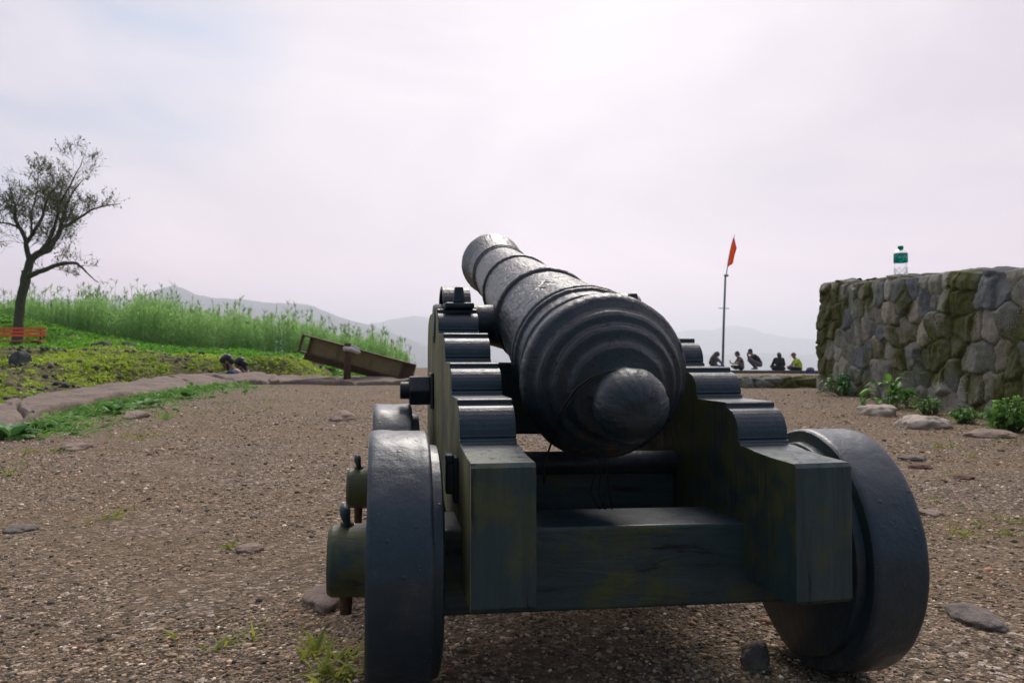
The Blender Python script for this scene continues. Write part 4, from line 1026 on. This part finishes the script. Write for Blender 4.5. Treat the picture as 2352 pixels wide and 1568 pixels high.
def rubble(N):
    y = np.exp(rng.uniform(np.log(6), np.log(24), N)); x = rng.uniform(-.85, -.12, N)*y
    hh, s_, k_, dE = H(x, y, True); dens = fbm(x*.9, y*.8, oct=4, seed=77)+.5*fbm(x*3.1, y*3, oct=2, seed=78)
    ok = (k_ > .5) & (s_ > .35) & (dens+rng.normal(0, .12, N) < -.04); x, y, hh = x[ok], y[ok], hh[ok]; n = len(x)
    sz = rng.lognormal(np.log(.014), .6, n).clip(.006, .06)*(.6+y/16)
    V = I1[None]*(1+.3*rng.normal(0, 1, (n, len(I1), 1)).clip(-1, 1))*rng.uniform(.6, 1.2, (n, 1, 3))*sz[:, None, None]
    V = V+np.stack([x, y, hh+sz*.2], 1)[:, None, :]; Fc = (F1_[None]+(np.arange(n)*len(I1))[:, None, None]).reshape(-1, 3)
    pal = np.array([(.05, .052, .05), (.09, .08, .065), (.16, .125, .09), (.22, .18, .14)]); c = pal[rng.choice(4, n)]
    tag(mesh_obj('rubble', V.reshape(-1, 3), Fc, m_pebble(), None, (-6, 12, .3), attrs={'tone': np.repeat(c, len(I1), 0)}), 'dark stony rubble showing between the green plants of the bank', 'rubble', kind='stuff')
rubble(9000)

# ================================================================== tree
tree = empty('bare_tree', tuple(P(40, 806, 26))); ORG['bare_tree'][2] = tree.location[2] = h1(*P(40, 806, 26)[:2])
tag(tree, 'sparse nearly leafless tree leaning right, behind the orange bench', 'tree')
def T4(cx, cy, dz=0): return P(cx*.3477, 315.8+cy*.3477, 26+dz)
limbs = [([(112, 1420), (120, 1290), (125, 1180), (140, 1060), (165, 950), (178, 880)], [.20, .165, .15, .145, .15, .16], 0),
         ([(178, 900), (188, 850), (205, 800), (255, 765)], [.14, .13, .12, .10], .0),
         ([(185, 925), (225, 900), (290, 875), (360, 848), (420, 828), (505, 826), (545, 862), (600, 920), (650, 960)], [.09, .085, .075, .065, .06, .045, .03, .02, .01], -.6),
         ([(205, 805), (255, 765), (320, 745), (352, 690), (395, 625), (410, 560), (430, 470), (485, 350), (545, 285)], [.12, .11, .10, .085, .075, .06, .045, .03, .012], .5),
         ([(400, 600), (455, 575), (530, 525), (620, 470), (700, 450), (800, 435)], [.05, .048, .04, .03, .02, .01], .9),
         ([(195, 815), (178, 740), (172, 680), (135, 610), (100, 540), (105, 470), (82, 400), (58, 310)], [.095, .08, .07, .06, .05, .035, .025, .01], -.7),
         ([(172, 700), (215, 640), (245, 590), (285, 520), (300, 440), (340, 360), (400, 290)], [.07, .06, .055, .045, .035, .022, .01], -.3),
         ([(115, 590), (60, 570), (0, 562), (-60, 520)], [.04, .03, .022, .012], -1.0),
         ([(270, 755), (320, 690), (355, 610), (380, 520), (390, 420), (410, 330), (420, 240)], [.08, .07, .055, .045, .035, .02, .01], 1.0),
         ([(220, 650), (205, 560), (215, 470), (240, 380), (250, 260), (258, 130)], [.04, .035, .03, .022, .015, .006], .8),
         ([(400, 430), (470, 300), (530, 190), (560, 110)], [.03, .022, .014, .006], -.8)]
mbT = MB(); LP_ = []
for pts, rd, dz in limbs:
    n = len(pts); W3 = [T4(x, y, dz*(k/(n-1))*1.6) for k, (x, y) in enumerate(pts)]; W3 = np.array(W3)
    if len(LP_) == 0: W3[0][2] = tree.location[2]-.1
    q = np.linspace(0, n-1, (n-1)*4+1); c = np.arange(n)
    def crv(d): return np.interp(q, c, W3[:, d])
    pp = np.stack([crv(0), crv(1), crv(2)], 1)
    pp[1:-1] = pp[1:-1]*.5+(pp[:-2]+pp[2:])*.25
    pp += .018*np.stack([fbm(q*2, q*0+len(LP_), seed=3), fbm(q*2, q*0+9, seed=4), fbm(q*2, q*0+5, seed=5)], 1)
    rr = np.interp(q, c, rd)*(1+.12*fbm(q*3, q*0+1, seed=8)); mbT.tube(pp, list(rr), 10); LP_.append((pp, rr))
mbT.build('trunk', M['bark'], tree, smooth=True)
rt = random.Random(5); SA = []; SB = []; SR = []; LV = []
def grow(p, d, L, r, lvl):
    d = d/np.linalg.norm(d); nseg = 4; q = p.copy()
    for k in range(nseg):
        d2 = d+np.array([rt.gauss(0, .2), rt.gauss(0, .2), rt.gauss(.06, .17)]); d2 /= np.linalg.norm(d2)
        q2 = q+d2*L/nseg; SA.append(q); SB.append(q2); SR.append(r*(1-k/nseg*.6)); 
        if lvl > 0 and (k > 0 or lvl < 3):
            for _ in range(1 if rt.random() < .85 else 2):
                e = d2+np.array([rt.gauss(0, .65), rt.gauss(0, .65), rt.gauss(.15, .5)]); grow(q2, e, L*rt.uniform(.55, .85), r*.6, lvl-1)
        if lvl <= 1 and rt.random() < .17: LV.append(q2)
        q = q2; d = d2
for i, (pp, rr) in enumerate(LP_[2:]):
    for k in range(3, len(pp)):
        if rt.random() < (.66 if i else .34):
            t = pp[min(k+1, len(pp)-1)]-pp[k-1]; t /= np.linalg.norm(t)+1e-9
            d = t*.7+np.array([rt.gauss(0, .6), rt.gauss(0, .6), rt.gauss(.30, .5)])
            if i == 0 and k > len(pp)*.5: d[2] -= .5
            grow(pp[k], d, rt.uniform(.45, .95)*(1.12-.72*k/len(pp)), max(.010, min(.022, rr[k]*.45)), 1 if k > len(pp)*.78 else (3 if rt.random() < .4 else 2))
SA, SB, SR = np.array(SA), np.array(SB), np.array(SR)
V, Q = sticks(SA, SB, np.maximum(SR*.55, .0045)); mesh_obj('twigs', V, Q, M['twig'], tree)
LV = np.array(LV); n = len(LV); D = rng.normal(0, .6, (n, 3)); D[:, 2] -= .8
leafobj('foliage', [leaves(LV, D, rng.uniform(.06, .13, n), rng.uniform(.025, .045, n), .1, rng.random(n), (.3, 1, .9, .1))], M['leaf_tree'], tree)
print('tree', len(SA), n, 'reeds', len(base))

# ================================================================== bench
bz = 24.0; bp0 = P(38, 800, bz); gb = CAMH-(812-815)/F*bz+.0
bench = empty('bench', (bp0[0], bz, gb-.05)); tag(bench, 'orange slatted garden bench in front of the bare tree', 'bench')
def bb(name, x0, x1, y0, y1, z0, z1, mat, par, bw=.006):
    mb = MB(); mb.box(((x0+x1)/2, (y0+y1)/2, (z0+z1)/2), ((x1-x0)/2, 0, 0), (0, (y1-y0)/2, 0), (0, 0, (z1-z0)/2)); return bevel(mb.build(name, mat, par), bw)
xl, xr = P(-26, 0, bz)[0], P(96, 0, bz)[0]; gz = gb-.05
for k, zz in enumerate((.585, .69, .795)): bb('back_slat', xl, xr, bz+.20+k*.02, bz+.225+k*.02, gz+zz, gz+zz+.062, M['orange'], bench)
for k in range(5): bb('seat_slat', xl-.02, xr+.08-.01*k, bz-.22+k*.085, bz-.15+k*.085, gz+.425, gz+.455, M['orange'], bench)
for xx in (xl+.14, xr-.20):
    for yy_ in (-.16, .18): bb('leg', xx-.025, xx+.025, bz+yy_-.025, bz+yy_+.025, gz-.35, gz+.424, M['benchleg'], bench)
    bb('back_post', xx-.02, xx+.02, bz+.245, bz+.275, gz+.3, gz+.86, M['benchleg'], bench)
    bb('seat_rail', xx-.02, xx+.02, bz-.22, bz+.245, gz+.385, gz+.424, M['benchleg'], bench)

# ================================================================== tilted sign frame
SZ = 11.35
sign = empty('signboard', tuple(P(797, 873, 11.2))); tag(sign, 'rusty framed signboard tilted down to the right on a short post, seen from behind', 'signboard')
c5 = lambda x, y, z=SZ: P(459.3+.2442*x, 631.5+.2442*y, z)
TL, TR, BL_, BR = c5(970, 555), c5(2035, 842), c5(925, 722), c5(1990, 1010)
ex = (TR-TL)/np.linalg.norm(TR-TL); ez = (TL-BL_); LH = np.linalg.norm(ez); ez = ez-ex*ez.dot(ex); ez /= np.linalg.norm(ez); ey = np.cross(ez, ex); LX = np.linalg.norm(TR-TL)
if ey[1] < 0: ey = -ey
O = BL_
def sb(name, x0, x1, y0, y1, z0, z1, mat, bw=.003):
    mb = MB(); mb.box(O+ex*(x0+x1)/2+ey*(y0+y1)/2+ez*(z0+z1)/2, ex*(x1-x0)/2, ey*(y1-y0)/2, ez*(z1-z0)/2); return bevel(mb.build(name, mat, sign), bw)
t_ = .022
sb('frame_rail', 0, LX, -.05, .05, LH-t_, LH, M['rustmetal']); sb('frame_rail', 0, LX, -.05, .05, 0, t_, M['rustmetal'])
for x0 in (0, .125, LX-.20, LX-t_): sb('frame_upright', x0, x0+t_, -.047, .047, t_, LH-t_, M['rustmetal'])
sb('panel', .147, LX-.20, .012, .020, t_, LH-t_, M['panel']); sb('end_panel', LX-.178, LX-t_, -.01, 0, t_, LH-t_, M['rustmetal'])
sb('lower_flange', .09, LX-.09, .03, .048, -.085, -.002, M['rustmetal'])
for sx in (.55, 1.05): sb('stiffener', sx, sx+.006, .0, .012, t_, LH-t_, M['panel'], .001)
pb = P(797, 873, 11.2); pt = P(799, 788, 11.2); mb = MB()
mb.tube([pb-UZ*.15, pb+(pt-pb)*.5, pt-UZ*.01, pt], [.052, .051, .050, .046], 20); mb.build('post', M['rustmetal'], sign, smooth=True)
# ---- voxel bodies
def soft(name, mat, prims, tf, parent, vox=.016, smooth=4):
    mb = MB()
    for pr in prims:
        if len(pr) == 4 and not np.isscalar(pr[1]) :
            pass
        if pr[0] == 'e': mb.ell((0, 0, 0), pr[2], 18, 12); k = len(mb.V)-(18*11+2)
        if pr[0] == 'e':
            rot = pr[3] if len(pr) > 3 else 0; c, s = math.cos(R(rot)), math.sin(R(rot))      # pitch about the sideways axis
            for q in range(k, len(mb.V)):
                x, y, z = mb.V[q]; mb.V[q] = (pr[1][0]+x*c+z*s, pr[1][1]+y, pr[1][2]-x*s+z*c)
        else:
            _, p0, r0, p1, r1 = pr; mb.tube([p0, p1], [r0, r1], 14); mb.ell(p0, r0, 14, 10); mb.ell(p1, r1, 14, 10)
    V = [tf(np.array(v)) for v in mb.V]; o = mesh_obj(name, V, mb.F, mat, parent)
    m = o.modifiers.new('remesh', 'REMESH'); m.mode = 'VOXEL'; m.voxel_size = vox; m.use_smooth_shade = True
    if smooth: s = o.modifiers.new('smooth', 'SMOOTH'); s.factor = .5; s.iterations = smooth
    return o
rag = empty('rag', tuple(P(801, 800, 11.1))); tag(rag, 'dirty white rag tied round the top of the sign post', 'rag')
rp = lambda x, y, d=0: c5(x, y, 11.13+d)
soft('cloth', M['white'], [('c', rp(1362, 690), .03, rp(1425, 700, -.03), .034), ('c', rp(1425, 700, -.03), .03, rp(1495, 725), .024), ('c', rp(1430, 665), .02, rp(1490, 695, .02), .018), ('c', rp(1362, 690), .028, rp(1372, 712, .1), .026), ('c', rp(1430, 712), .018, rp(1490, 742), .010), ('c', rp(1362, 700, .04), .026, rp(1430, 700, .16), .024)], lambda v: v, rag, .008, 2)

# ================================================================== people
def frame_tf(base, heading, sc=1.0, tilt=0):
    c, s = math.cos(R(heading)), math.sin(R(heading)); b = np.array(base, float)
    def tf(v):
        v = v*sc; return b+np.array([v[0]*c-v[1]*s, v[0]*s+v[1]*c, v[2]])
    return tf
def mir(p): return (p[0], -p[1], p[2])
def person(base, heading, label, body, parts, vox=.02, sc=1.0):
    e = empty('person', tuple(base)); tag(e, label, 'person'); tf = frame_tf(base, heading, sc)
    for nm, mt, pr, vx_ in [('body', M['skin'], body, vox)]+[(p[0], p[1], p[2], p[3] if len(p) > 3 else vox) for p in parts]:
        soft(nm, mt, pr, tf, e, vx_, 3)
    return e, tf
def head_prims(c, pitch, bun=False):
    """head centre, looking along +f and pitched down"""
    def q(f, l, u):
        a = R(pitch); return (c[0]+f*math.cos(a)+u*math.sin(a), c[1]+l, c[2]-f*math.sin(a)+u*math.cos(a))
    pr = [('e', q(0, 0, .02), (.098, .077, .105), pitch), ('e', q(.035, 0, -.065), (.062, .056, .060), pitch), ('c', q(.094, 0, .012), .010, q(.112, 0, -.022), .014),
          ('e', q(.085, .033, .030), (.014, .02, .010), pitch), ('e', q(.085, -.033, .030), (.014, .02, .010), pitch), ('c', q(.092, .018, -.052), .008, q(.092, -.018, -.052), .008), ('e', q(.082, 0, -.095), (.022, .024, .018), pitch),
          ('e', q(-.005, .080, -.005), (.020, .012, .030), pitch), ('e', q(-.005, -.080, -.005), (.020, .012, .030), pitch)]
    return pr, q
def hand(w, d, side=1):
    """palm at w with five short fingers along d"""
    w = np.array(w, float); d = np.array(d, float); d /= np.linalg.norm(d); up = np.array([0, 0, 1.]); s = np.cross(d, up); s /= np.linalg.norm(s)+1e-9; n = np.cross(s, d)
    pr = [('c', tuple(w), .022, tuple(w+d*.05), .026)]
    for k, L_ in zip((-1.5, -.5, .5, 1.5), (.055, .07, .066, .05)):
        b = w+d*.07+s*k*.018; m = b+d*L_*.5-n*.008; pr += [('c', tuple(b), .0095, tuple(m), .009), ('c', tuple(m), .009, tuple(m+d*L_*.35-n*.022), .008)]
    b = w+d*.03+s*.03*side; pr += [('c', tuple(b), .011, tuple(b+d*.035+s*.018*side), .009)]
    return pr
def legs_crossed(r=.075):
    L = []
    for sd_ in (1, -1):
        L += [('c', (.02, .10*sd_, .11), r+.02, (.34, .26*sd_, .17), r), ('c', (.34, .26*sd_, .17), r-.01, (.30, -.08*sd_, .075), .045)]
    return L
feet_crossed = [('c', (.30, -.08, .07), .038, (.22, -.17, .05), .034), ('c', (.30, .08, .07), .038, (.24, .17, .05), .034)]
# -- bearded man and his companion behind the ledge
hx = P(523, 832, 13.7); bz_ = hx[2]-.735
hp, q = head_prims((.20, 0, .735), 42)
tors = [('c', (0, 0, .14), .15, (.03, 0, .36), .15), ('c', (.03, .0, .36), .15, (.08, 0, .50), .135), ('c', (.07, .15, .535), .07, (.07, -.15, .535), .07), ('c', (.09, 0, .56), .075, (.125, 0, .60), .062)]
arms = lambda el, ha, r=.05: sum([[('c', (.08, .19*s, .53), r+.01, (el[0], el[1]*s, el[2]), r-.005), ('c', (el[0], el[1]*s, el[2]), r-.008, (ha[0], ha[1]*s, ha[2]), .028)] for s in (1, -1)], [])
neck = [('c', (.10, 0, .55), .062, (.165, 0, .67), .058)]
sl = lambda el, k=.55: [('c', (.08, .18*s, .53), .078, (.08+(el[0]-.08)*k, (.19+(el[1]-.19)*k)*s, .53+(el[2]-.53)*k), .068) for s in (1, -1)]
el1, ha1 = (.20, .24, .30), (.40, .08, .26)
base1 = np.array([hx[0]+.20, hx[1], bz_])
person(base1, 180, 'bearded young man in a navy shirt looking down behind the stone ledge', hp+neck+tors[:2]+arms(el1, ha1)+hand((.40, .08, .26), (1, -.2, 0))+hand((.40, -.08, .26), (1, .2, 0), -1)+feet_crossed,
    [('shirt', M['navy'], tors+sl(el1), .014), ('trousers', M['black'], legs_crossed(), .02),
     ('hair', M['hair'], [('e', q(-.018, 0, .052), (.108, .088, .092), 42), ('e', q(.015, 0, .095), (.078, .080, .045), 42), ('e', q(-.06, 0, -.01), (.060, .074, .075), 42), ('e', q(.0, .07, .01), (.03, .014, .045), 42), ('e', q(.0, -.07, .01), (.03, .014, .045), 42)], .009),
     ('beard', M['hair'], [('e', q(.045, 0, -.098), (.056, .058, .045), 42), ('c', q(.01, .07, -.035), .018, q(.05, .045, -.095), .024), ('c', q(.01, -.07, -.035), .018, q(.05, -.045, -.095), .024), ('c', q(.096, .022, -.040), .007, q(.096, -.022, -.040), .007)], .008)], .010)
h2 = P(553, 837, 14.2); hp2, q2 = head_prims((.17, 0, .70), 25)
person(np.array([h2[0]+.1, h2[1], h2[2]-.70]), 150, 'dark-haired person in black sitting close behind the bearded man', hp2+neck+tors[:2]+arms(el1, ha1)+hand((.40, .08, .26), (1, -.2, 0))+hand((.40, -.08, .26), (1, .2, 0), -1)+feet_crossed,
    [('shirt', M['black'], tors+sl(el1), .014), ('trousers', M['navy'], legs_crossed(), .02),
     ('hair', M['hair'], [('e', q2(-.025, 0, .035), (.112, .093, .100), 25), ('e', q2(-.12, 0, -.04), (.05, .05, .055), 25), ('c', q2(-.11, 0, -.08), .04, q2(-.10, 0, -.20), .028), ('e', q2(.04, 0, .09), (.07, .075, .04), 25)], .010)], .012)
# -- five friends on the far parapet
ZP = 37.0
def seat(px, py): return P(px, py, ZP)
px0, px1 = P(1560, 0, ZP)[0], P(2150, 0, ZP)[0]
# parapet they sit on, its top at eye drop of 35 px
pzt = P(1700, 850, ZP)[2]
par_e = MB(); n = 40; xs = np.linspace(px0, px1, n)
top = pzt+.02*fbm(xs*2, xs*0, seed=4)-.02*(xs-px0)/(px1-px0); V = []
for y0, dz in ((ZP-.55, -.9), (ZP-.55, -.03), (ZP-.52, 0), (ZP+.55, 0), (ZP+.58, -.9)):
    V += [(x, y0+.03*math.sin(x*3)-.55*sstep(px0+3, px1, x), t+dz) for x, t in zip(xs, top)]
V = np.array(V); i, j = np.meshgrid(np.arange(4), np.arange(n-1), indexing='ij')
tag(mesh_obj('parapet', V, np.stack([i*n+j, i*n+j+1, (i+1)*n+j+1, (i+1)*n+j], -1).reshape(-1, 4), M['darkrock'], None, (px0, ZP, pzt-.5)), 'dark low stone parapet on the skyline with five people sitting on it', 'parapet')
phd, qd = head_prims((.20, 0, .72), 30)
# 1 bowed, long hair, blue shorts
b = seat(1639, 850); hp_, q_ = head_prims((.26, 0, .74), 60)
person(b, 28, 'person with long dark hair and blue trousers bowing beside the flagpole', hp_+neck+arms((.30, .20, .33), (.42, .10, .2))+feet_crossed,
    [('shirt', M['grey'], tors+sl((.3, .2, .33)), .02), ('trousers', M['blue'], legs_crossed(.09)+[('c', (0, .1, .12), .14, (0, -.1, .12), .14)], .02),
     ('hair', M['brownhair'], [('e', (.22, 0, .78), (.13, .105, .12)), ('c', (.15, 0, .78), .10, (-.04, 0, .56), .13), ('c', (-.04, 0, .56), .13, (-.13, 0, .36), .13), ('c', (-.1, .06, .4), .1, (-.12, -.06, .30), .1)], .02)], .016)
# 2 sleeveless, phone
b = seat(1702, 849.5); hp_, q_ = head_prims((.19, 0, .75), 30); el, ha = (.24, .21, .30), (.43, .07, .31)
tors2 = [('c', (0, 0, .14), .16, (.0, 0, .36), .145), ('c', (.0, 0, .36), .145, (.07, 0, .50), .135), ('c', (.07, .13, .535), .06, (.07, -.13, .535), .06)]
person(b, 182, 'person in a sleeveless dark teal top sitting cross-legged holding up a phone', hp_+neck+tors2[:1]+arms(el, ha, .047)+hand((.43, .07, .31), (1, -.3, .5))+hand((.43, -.07, .31), (1, .3, .5), -1)+feet_crossed,
    [('top', M['teal'], tors2, .02), ('trousers', M['black'], legs_crossed(.07), .02), ('hair', M['hair'], [('e', q_(-.03, 0, .03), (.11, .09, .11), 30), ('e', q_(-.07, 0, -.06), (.06, .07, .07), 30)], .016)], .014)
ph = MB(); c = frame_tf(b, 182)(np.array([.515, 0, .40])); ph.box(c, np.array([.010, 0, .006]), np.array([0, .04, 0]), np.array([-.03, 0, .07]))
tag(bevel(ph.build('phone', M['phone'], None, tuple(c)), .006), 'phone held up by the person in the sleeveless top', 'phone')
# 3 squatting, hand to face
b = seat(1743, 848.5); hp_, q_ = head_prims((.42, 0, .84), 20); sq = []
for s in (1, -1):
    sq += [('c', (.0, .10*s, .25), .10, (.42, .16*s, .44), .075), ('c', (.42, .16*s, .44), .072, (.16, .12*s, .12), .048)]
person(b, 183, 'person in a black top and grey trousers squatting with a hand to the face', hp_+[('c', (.28, 0, .66), .06, (.37, 0, .77), .056)]+sum([[('c', (.26, .18*s, .64), .05, (.44, .15*s, .50), .042), ('c', (.44, .15*s, .50), .040, (.53, .05*s, .68), .028)]+hand((.53, .05*s, .68), (.1, -.3*s, 1), s) for s in (1, -1)], [])+[('c', (0, 0, .3), .11, (.26, 0, .64), .11), ('c', (.26, .17, .64), .06, (.26, -.17, .64), .06)]+sum([[('c', (.12, .12*s, .05), .042, (.30, .13*s, .035), .035), ('c', (.14, .12*s, .07), .04, (.40, .16*s, .43), .05), ('c', (.40, .16*s, .43), .05, (0, .06*s, .28), .07)] for s in (1, -1)], []),
    [('shirt', M['black'], [('c', (-.02, 0, .30), .15, (.10, 0, .50), .15), ('c', (.10, 0, .50), .15, (.22, 0, .62), .13), ('c', (.24, .15, .645), .068, (.24, -.15, .645), .068)]+[('c', (.25, .18*s, .64), .07, (.36, .17*s, .57), .06) for s in (1, -1)], .02), ('trousers', M['grey'], sq+[('c', (-.02, .09, .24), .12, (-.02, -.09, .24), .12)], .02),
     ('hair', M['hair'], [('e', q_(-.025, 0, .045), (.112, .09, .10), 20), ('e', q_(-.07, 0, -.03), (.055, .07, .07), 20)], .016)], .014)
# 4 from behind, long black hair
b = seat(1790, 850); hp_, q_ = head_prims((.06, 0, .70), 20)
person(b, 88, 'person seen from behind with long black hair and a loose black top', hp_+[('c', (.03, 0, .5), .06, (.05, 0, .64), .055)]+arms((.16, .27, .28), (.36, .12, .2))+feet_crossed,
    [('top', M['black'], [('c', (0, 0, .14), .20, (0, 0, .36), .165), ('c', (0, 0, .36), .165, (.03, 0, .50), .135), ('c', (.04, .14, .53), .07, (.04, -.14, .53), .07)]+[('c', (.05, .18*s, .52), .078, (.14, .27*s, .26), .07) for s in (1, -1)]+[('c', (-.02, .14*s, .10), .12, (.12, .26*s, .08), .08) for s in (1, -1)], .02),
     ('trousers', M['black'], legs_crossed(.08), .02), ('hair', M['hair'], [('e', (.03, 0, .735), (.115, .10, .12)), ('c', (-.03, 0, .72), .095, (-.09, 0, .50), .10), ('c', (-.09, .05, .52), .08, (-.12, .05, .38), .07), ('c', (-.09, -.05, .52), .08, (-.12, -.05, .38), .07)], .018)], .016)
# 5 cap and neon shirt
b = seat(1833, 853); hp_, q_ = head_prims((.20, 0, .76), 28); el, ha = (.22, .23, .32), (.42, .10, .25)
torsw = [('c', (-.02, 0, .13), .19, (-.02, 0, .34), .175), ('c', (-.02, 0, .34), .175, (.05, 0, .50), .15), ('c', (.06, .16, .535), .08, (.06, -.16, .535), .08)]
person(b, 180, 'person in a neon yellow shirt and red cap sitting cross-legged near the tall wall', hp_+neck+arms(el, ha)+hand((.42, .10, .25), (1, -.3, -.2))+hand((.42, -.10, .25), (1, .3, -.2), -1)+feet_crossed,
    [('shirt', M['neon'], torsw+sl(el, .6), .02), ('shorts', M['black'], legs_crossed(.085)+[('c', (0, .1, .11), .13, (0, -.1, .11), .13)], .02),
     ('hair', M['hair'], [('e', q_(-.04, 0, .01), (.085, .085, .085), 28)], .016), ('cap', M['capred'], [('e', q_(-.005, 0, .075), (.105, .088, .065), 28), ('c', q_(.09, .03, .055), .012, q_(.165, .025, .045), .009), ('c', q_(.09, -.03, .055), .012, q_(.165, -.025, .045), .009), ('c', q_(.09, 0, .058), .013, q_(.17, 0, .048), .009)], .012)], .014)
# backpack
bp = P(1861, 866, ZP-1.2); pk = empty('backpack', tuple(bp)); tag(pk, 'small navy backpack leaning on the parapet beside the tall wall', 'backpack')
tfb = frame_tf(bp, 90)
soft('bag', M['navy'], [('e', (0, 0, .20), (.14, .22, .26)), ('e', (0, 0, .12), (.15, .24, .16))], tfb, pk, .02); soft('pocket', M['blue'], [('e', (-.13, 0, .15), (.06, .15, .12))], tfb, pk, .015); soft('flap', M['grey'], [('e', (-.02, 0, .36), (.13, .18, .10))], tfb, pk, .015)

# ================================================================== flagpole
fz = 38.2; fb = P(1658.5, 852, fz); ftop = P(1666.2, 632, fz)
fp = empty('flagpole', tuple(fb)); tag(fp, 'slim teal-grey steel flagpole behind the seated people', 'flagpole')
mb = MB(); mb.tube([fb-UZ*.8, fb+(ftop-fb)*.5, ftop], [.062, .056, .048], 16); mb.build('pole', M['pole'], fp, smooth=True)
c6 = lambda x, y, d=0: P(1550.4+.2563*x, 516.8+.2563*y, fz+d)
rod = [c6(452, 470), c6(462, 430), c6(470, 375), c6(478, 320), c6(492, 240), c6(507, 175), c6(522, 120), c6(536, 88)]
mb = MB(); mb.tube(rod, [.028, .026, .022, .02, .018, .016, .014, .012], 8); mb.build('rod', M['pole'], fp, smooth=True)
mb = MB(); mb.tube([c6(440, 452), c6(472, 452)], .045, 10); mb.ell(c6(470, 453), .06, 10, 8); mb.build('clamp', M['pole'], fp, smooth=True)
mb = MB(); mb.tube([c6(392, 745), c6(485, 747)], .02, 6); mb.build('crossbar', M['pole'], fp, smooth=True)
fl = []; L_ = [(470, 372), (476, 325), (492, 235), (508, 170), (527, 106)]; R__ = [(472, 374), (518, 345), (533, 270), (553, 207), (529, 107)]
nv, nu = 26, 14
def il(Pq, t):
    q_ = np.array(Pq, float); c = np.linspace(0, 1, len(q_)); return np.interp(t, c, q_[:, 0]), np.interp(t, c, q_[:, 1])
for i in range(nv):
    t = i/(nv-1); a0 = il(L_, t); a1 = il(R__, t)
    for j in range(nu):
        u = j/(nu-1); fl.append(c6(a0[0]+(a1[0]-a0[0])*u, a0[1]+(a1[1]-a0[1])*u, .10*math.sin(u*9+t*3)*u+.05*math.sin(t*14)*u))
i, j = np.meshgrid(np.arange(nv-1), np.arange(nu-1), indexing='ij')
fo = mesh_obj('flag', np.array(fl), np.stack([i*nu+j, i*nu+j+1, (i+1)*nu+j+1, (i+1)*nu+j], -1).reshape(-1, 4), M['flag'], None, tuple(c6(470, 372)), smooth=True)
m = fo.modifiers.new('s', 'SOLIDIFY'); m.thickness = .006; tag(fo, 'narrow orange flag hanging from the bent rod on top of the flagpole', 'flag')

# ================================================================== bottle
BZ = 7.35; bxy = P(2070.5, 800, BZ); b0 = np.array([bxy[0], BZ, wtop(BZ)+.012])
sc_b = BZ/1800; ytop = 564.5; Hb = (815-ytop)*BZ/F+CAMH-b0[2]
bt = empty('water_bottle', tuple(b0)); tag(bt, 'clear plastic water bottle with green cap and label standing on the stone wall', 'bottle')
def m_bottle():
    t = NT('clear_plastic'); return t.done(t.bsdf((.93, .95, .97), .08, None, Transmission_Weight=1.0, IOR=1.12, Specular_IOR_Level=.4))
def m_label(): return m_leaf('teal_green_label', (.0, .34, .29), (.01, .44, .37), .5, .4)
rB = .0600; hh = Hb
prb = [(0, .001), (0, rB*.8), (.008, rB*.93)]
for k in range(24):
    prb.append((.012+k/23*(.30*hh), rB*(.93+.035*math.sin(k*1.7))))
prb += [(.36*hh, rB*.88), (.42*hh, rB*.90), (.47*hh, rB*.97), (.50*hh, rB*.99), (.76*hh, rB*.98), (.81*hh, rB*.90), (.85*hh, rB*.72), (.885*hh, rB*.45), (.90*hh, rB*.30), (.95*hh, rB*.28), (.95*hh, .001)]
axb = (UZ, np.array([1., 0, 0]), np.array([0, 1., 0]))
lathe('bottle_body', prb, m_bottle(), bt, 48, base=b0, axis=axb)
lathe('label', [(.47*hh, rB*1.0), (.471*hh, rB*1.03), (.765*hh, rB*1.02), (.766*hh, rB*.99)], m_label(), bt, 48, base=b0, axis=axb)
capo = [(.90*hh, rB*.40), (.901*hh, rB*.42), (.985*hh, rB*.41), (1.0*hh, rB*.36), (1.0*hh, .001)]
lathe('cap', capo, M['capg'], bt, 36, base=b0, axis=axb)
# diamond relief round the lower part
mb = MB()
for s in (1, -1):
    for k in range(7):
        mb.tube([b0+np.array([rB*.985*math.cos(a_), rB*.985*math.sin(a_), .02+.26*hh*q]) for q in np.linspace(0, 1, 12) for a_ in [s*(2*math.pi*k/7+q*1.5)]], .0012, 4)
t = NT('groove_plastic'); MG = t.done(t.bsdf((.42, .55, .62), .2, None, Transmission_Weight=.35)); mb.build('grooves', MG, bt, smooth=True)
# lettering wrapped round the label
tcv = bpy.data.curves.new('lettering', 'FONT'); tcv.body = 'sisAer'; tcv.size = .040; tcv.extrude = .0003; tcv.align_x = 'CENTER'
to = bpy.data.objects.new('tmp_text', tcv); COL.objects.link(to); dg = bpy.context.evaluated_depsgraph_get(); dg.update()
tm = bpy.data.meshes.new_from_object(to.evaluated_get(dg)); bpy.data.objects.remove(to)
tco = np.array([v.co[:] for v in tm.vertices]); an = -math.pi/2-.10+.15+tco[:, 0]/(rB*1.04)
TV = np.stack([b0[0]+(rB*1.035+tco[:, 2])*np.cos(an), b0[1]+(rB*1.035+tco[:, 2])*np.sin(an), b0[2]+.60*hh+tco[:, 1]], 1)
mesh_obj('lettering', TV, [tuple(p.vertices) for p in tm.polygons], M['white'], bt)
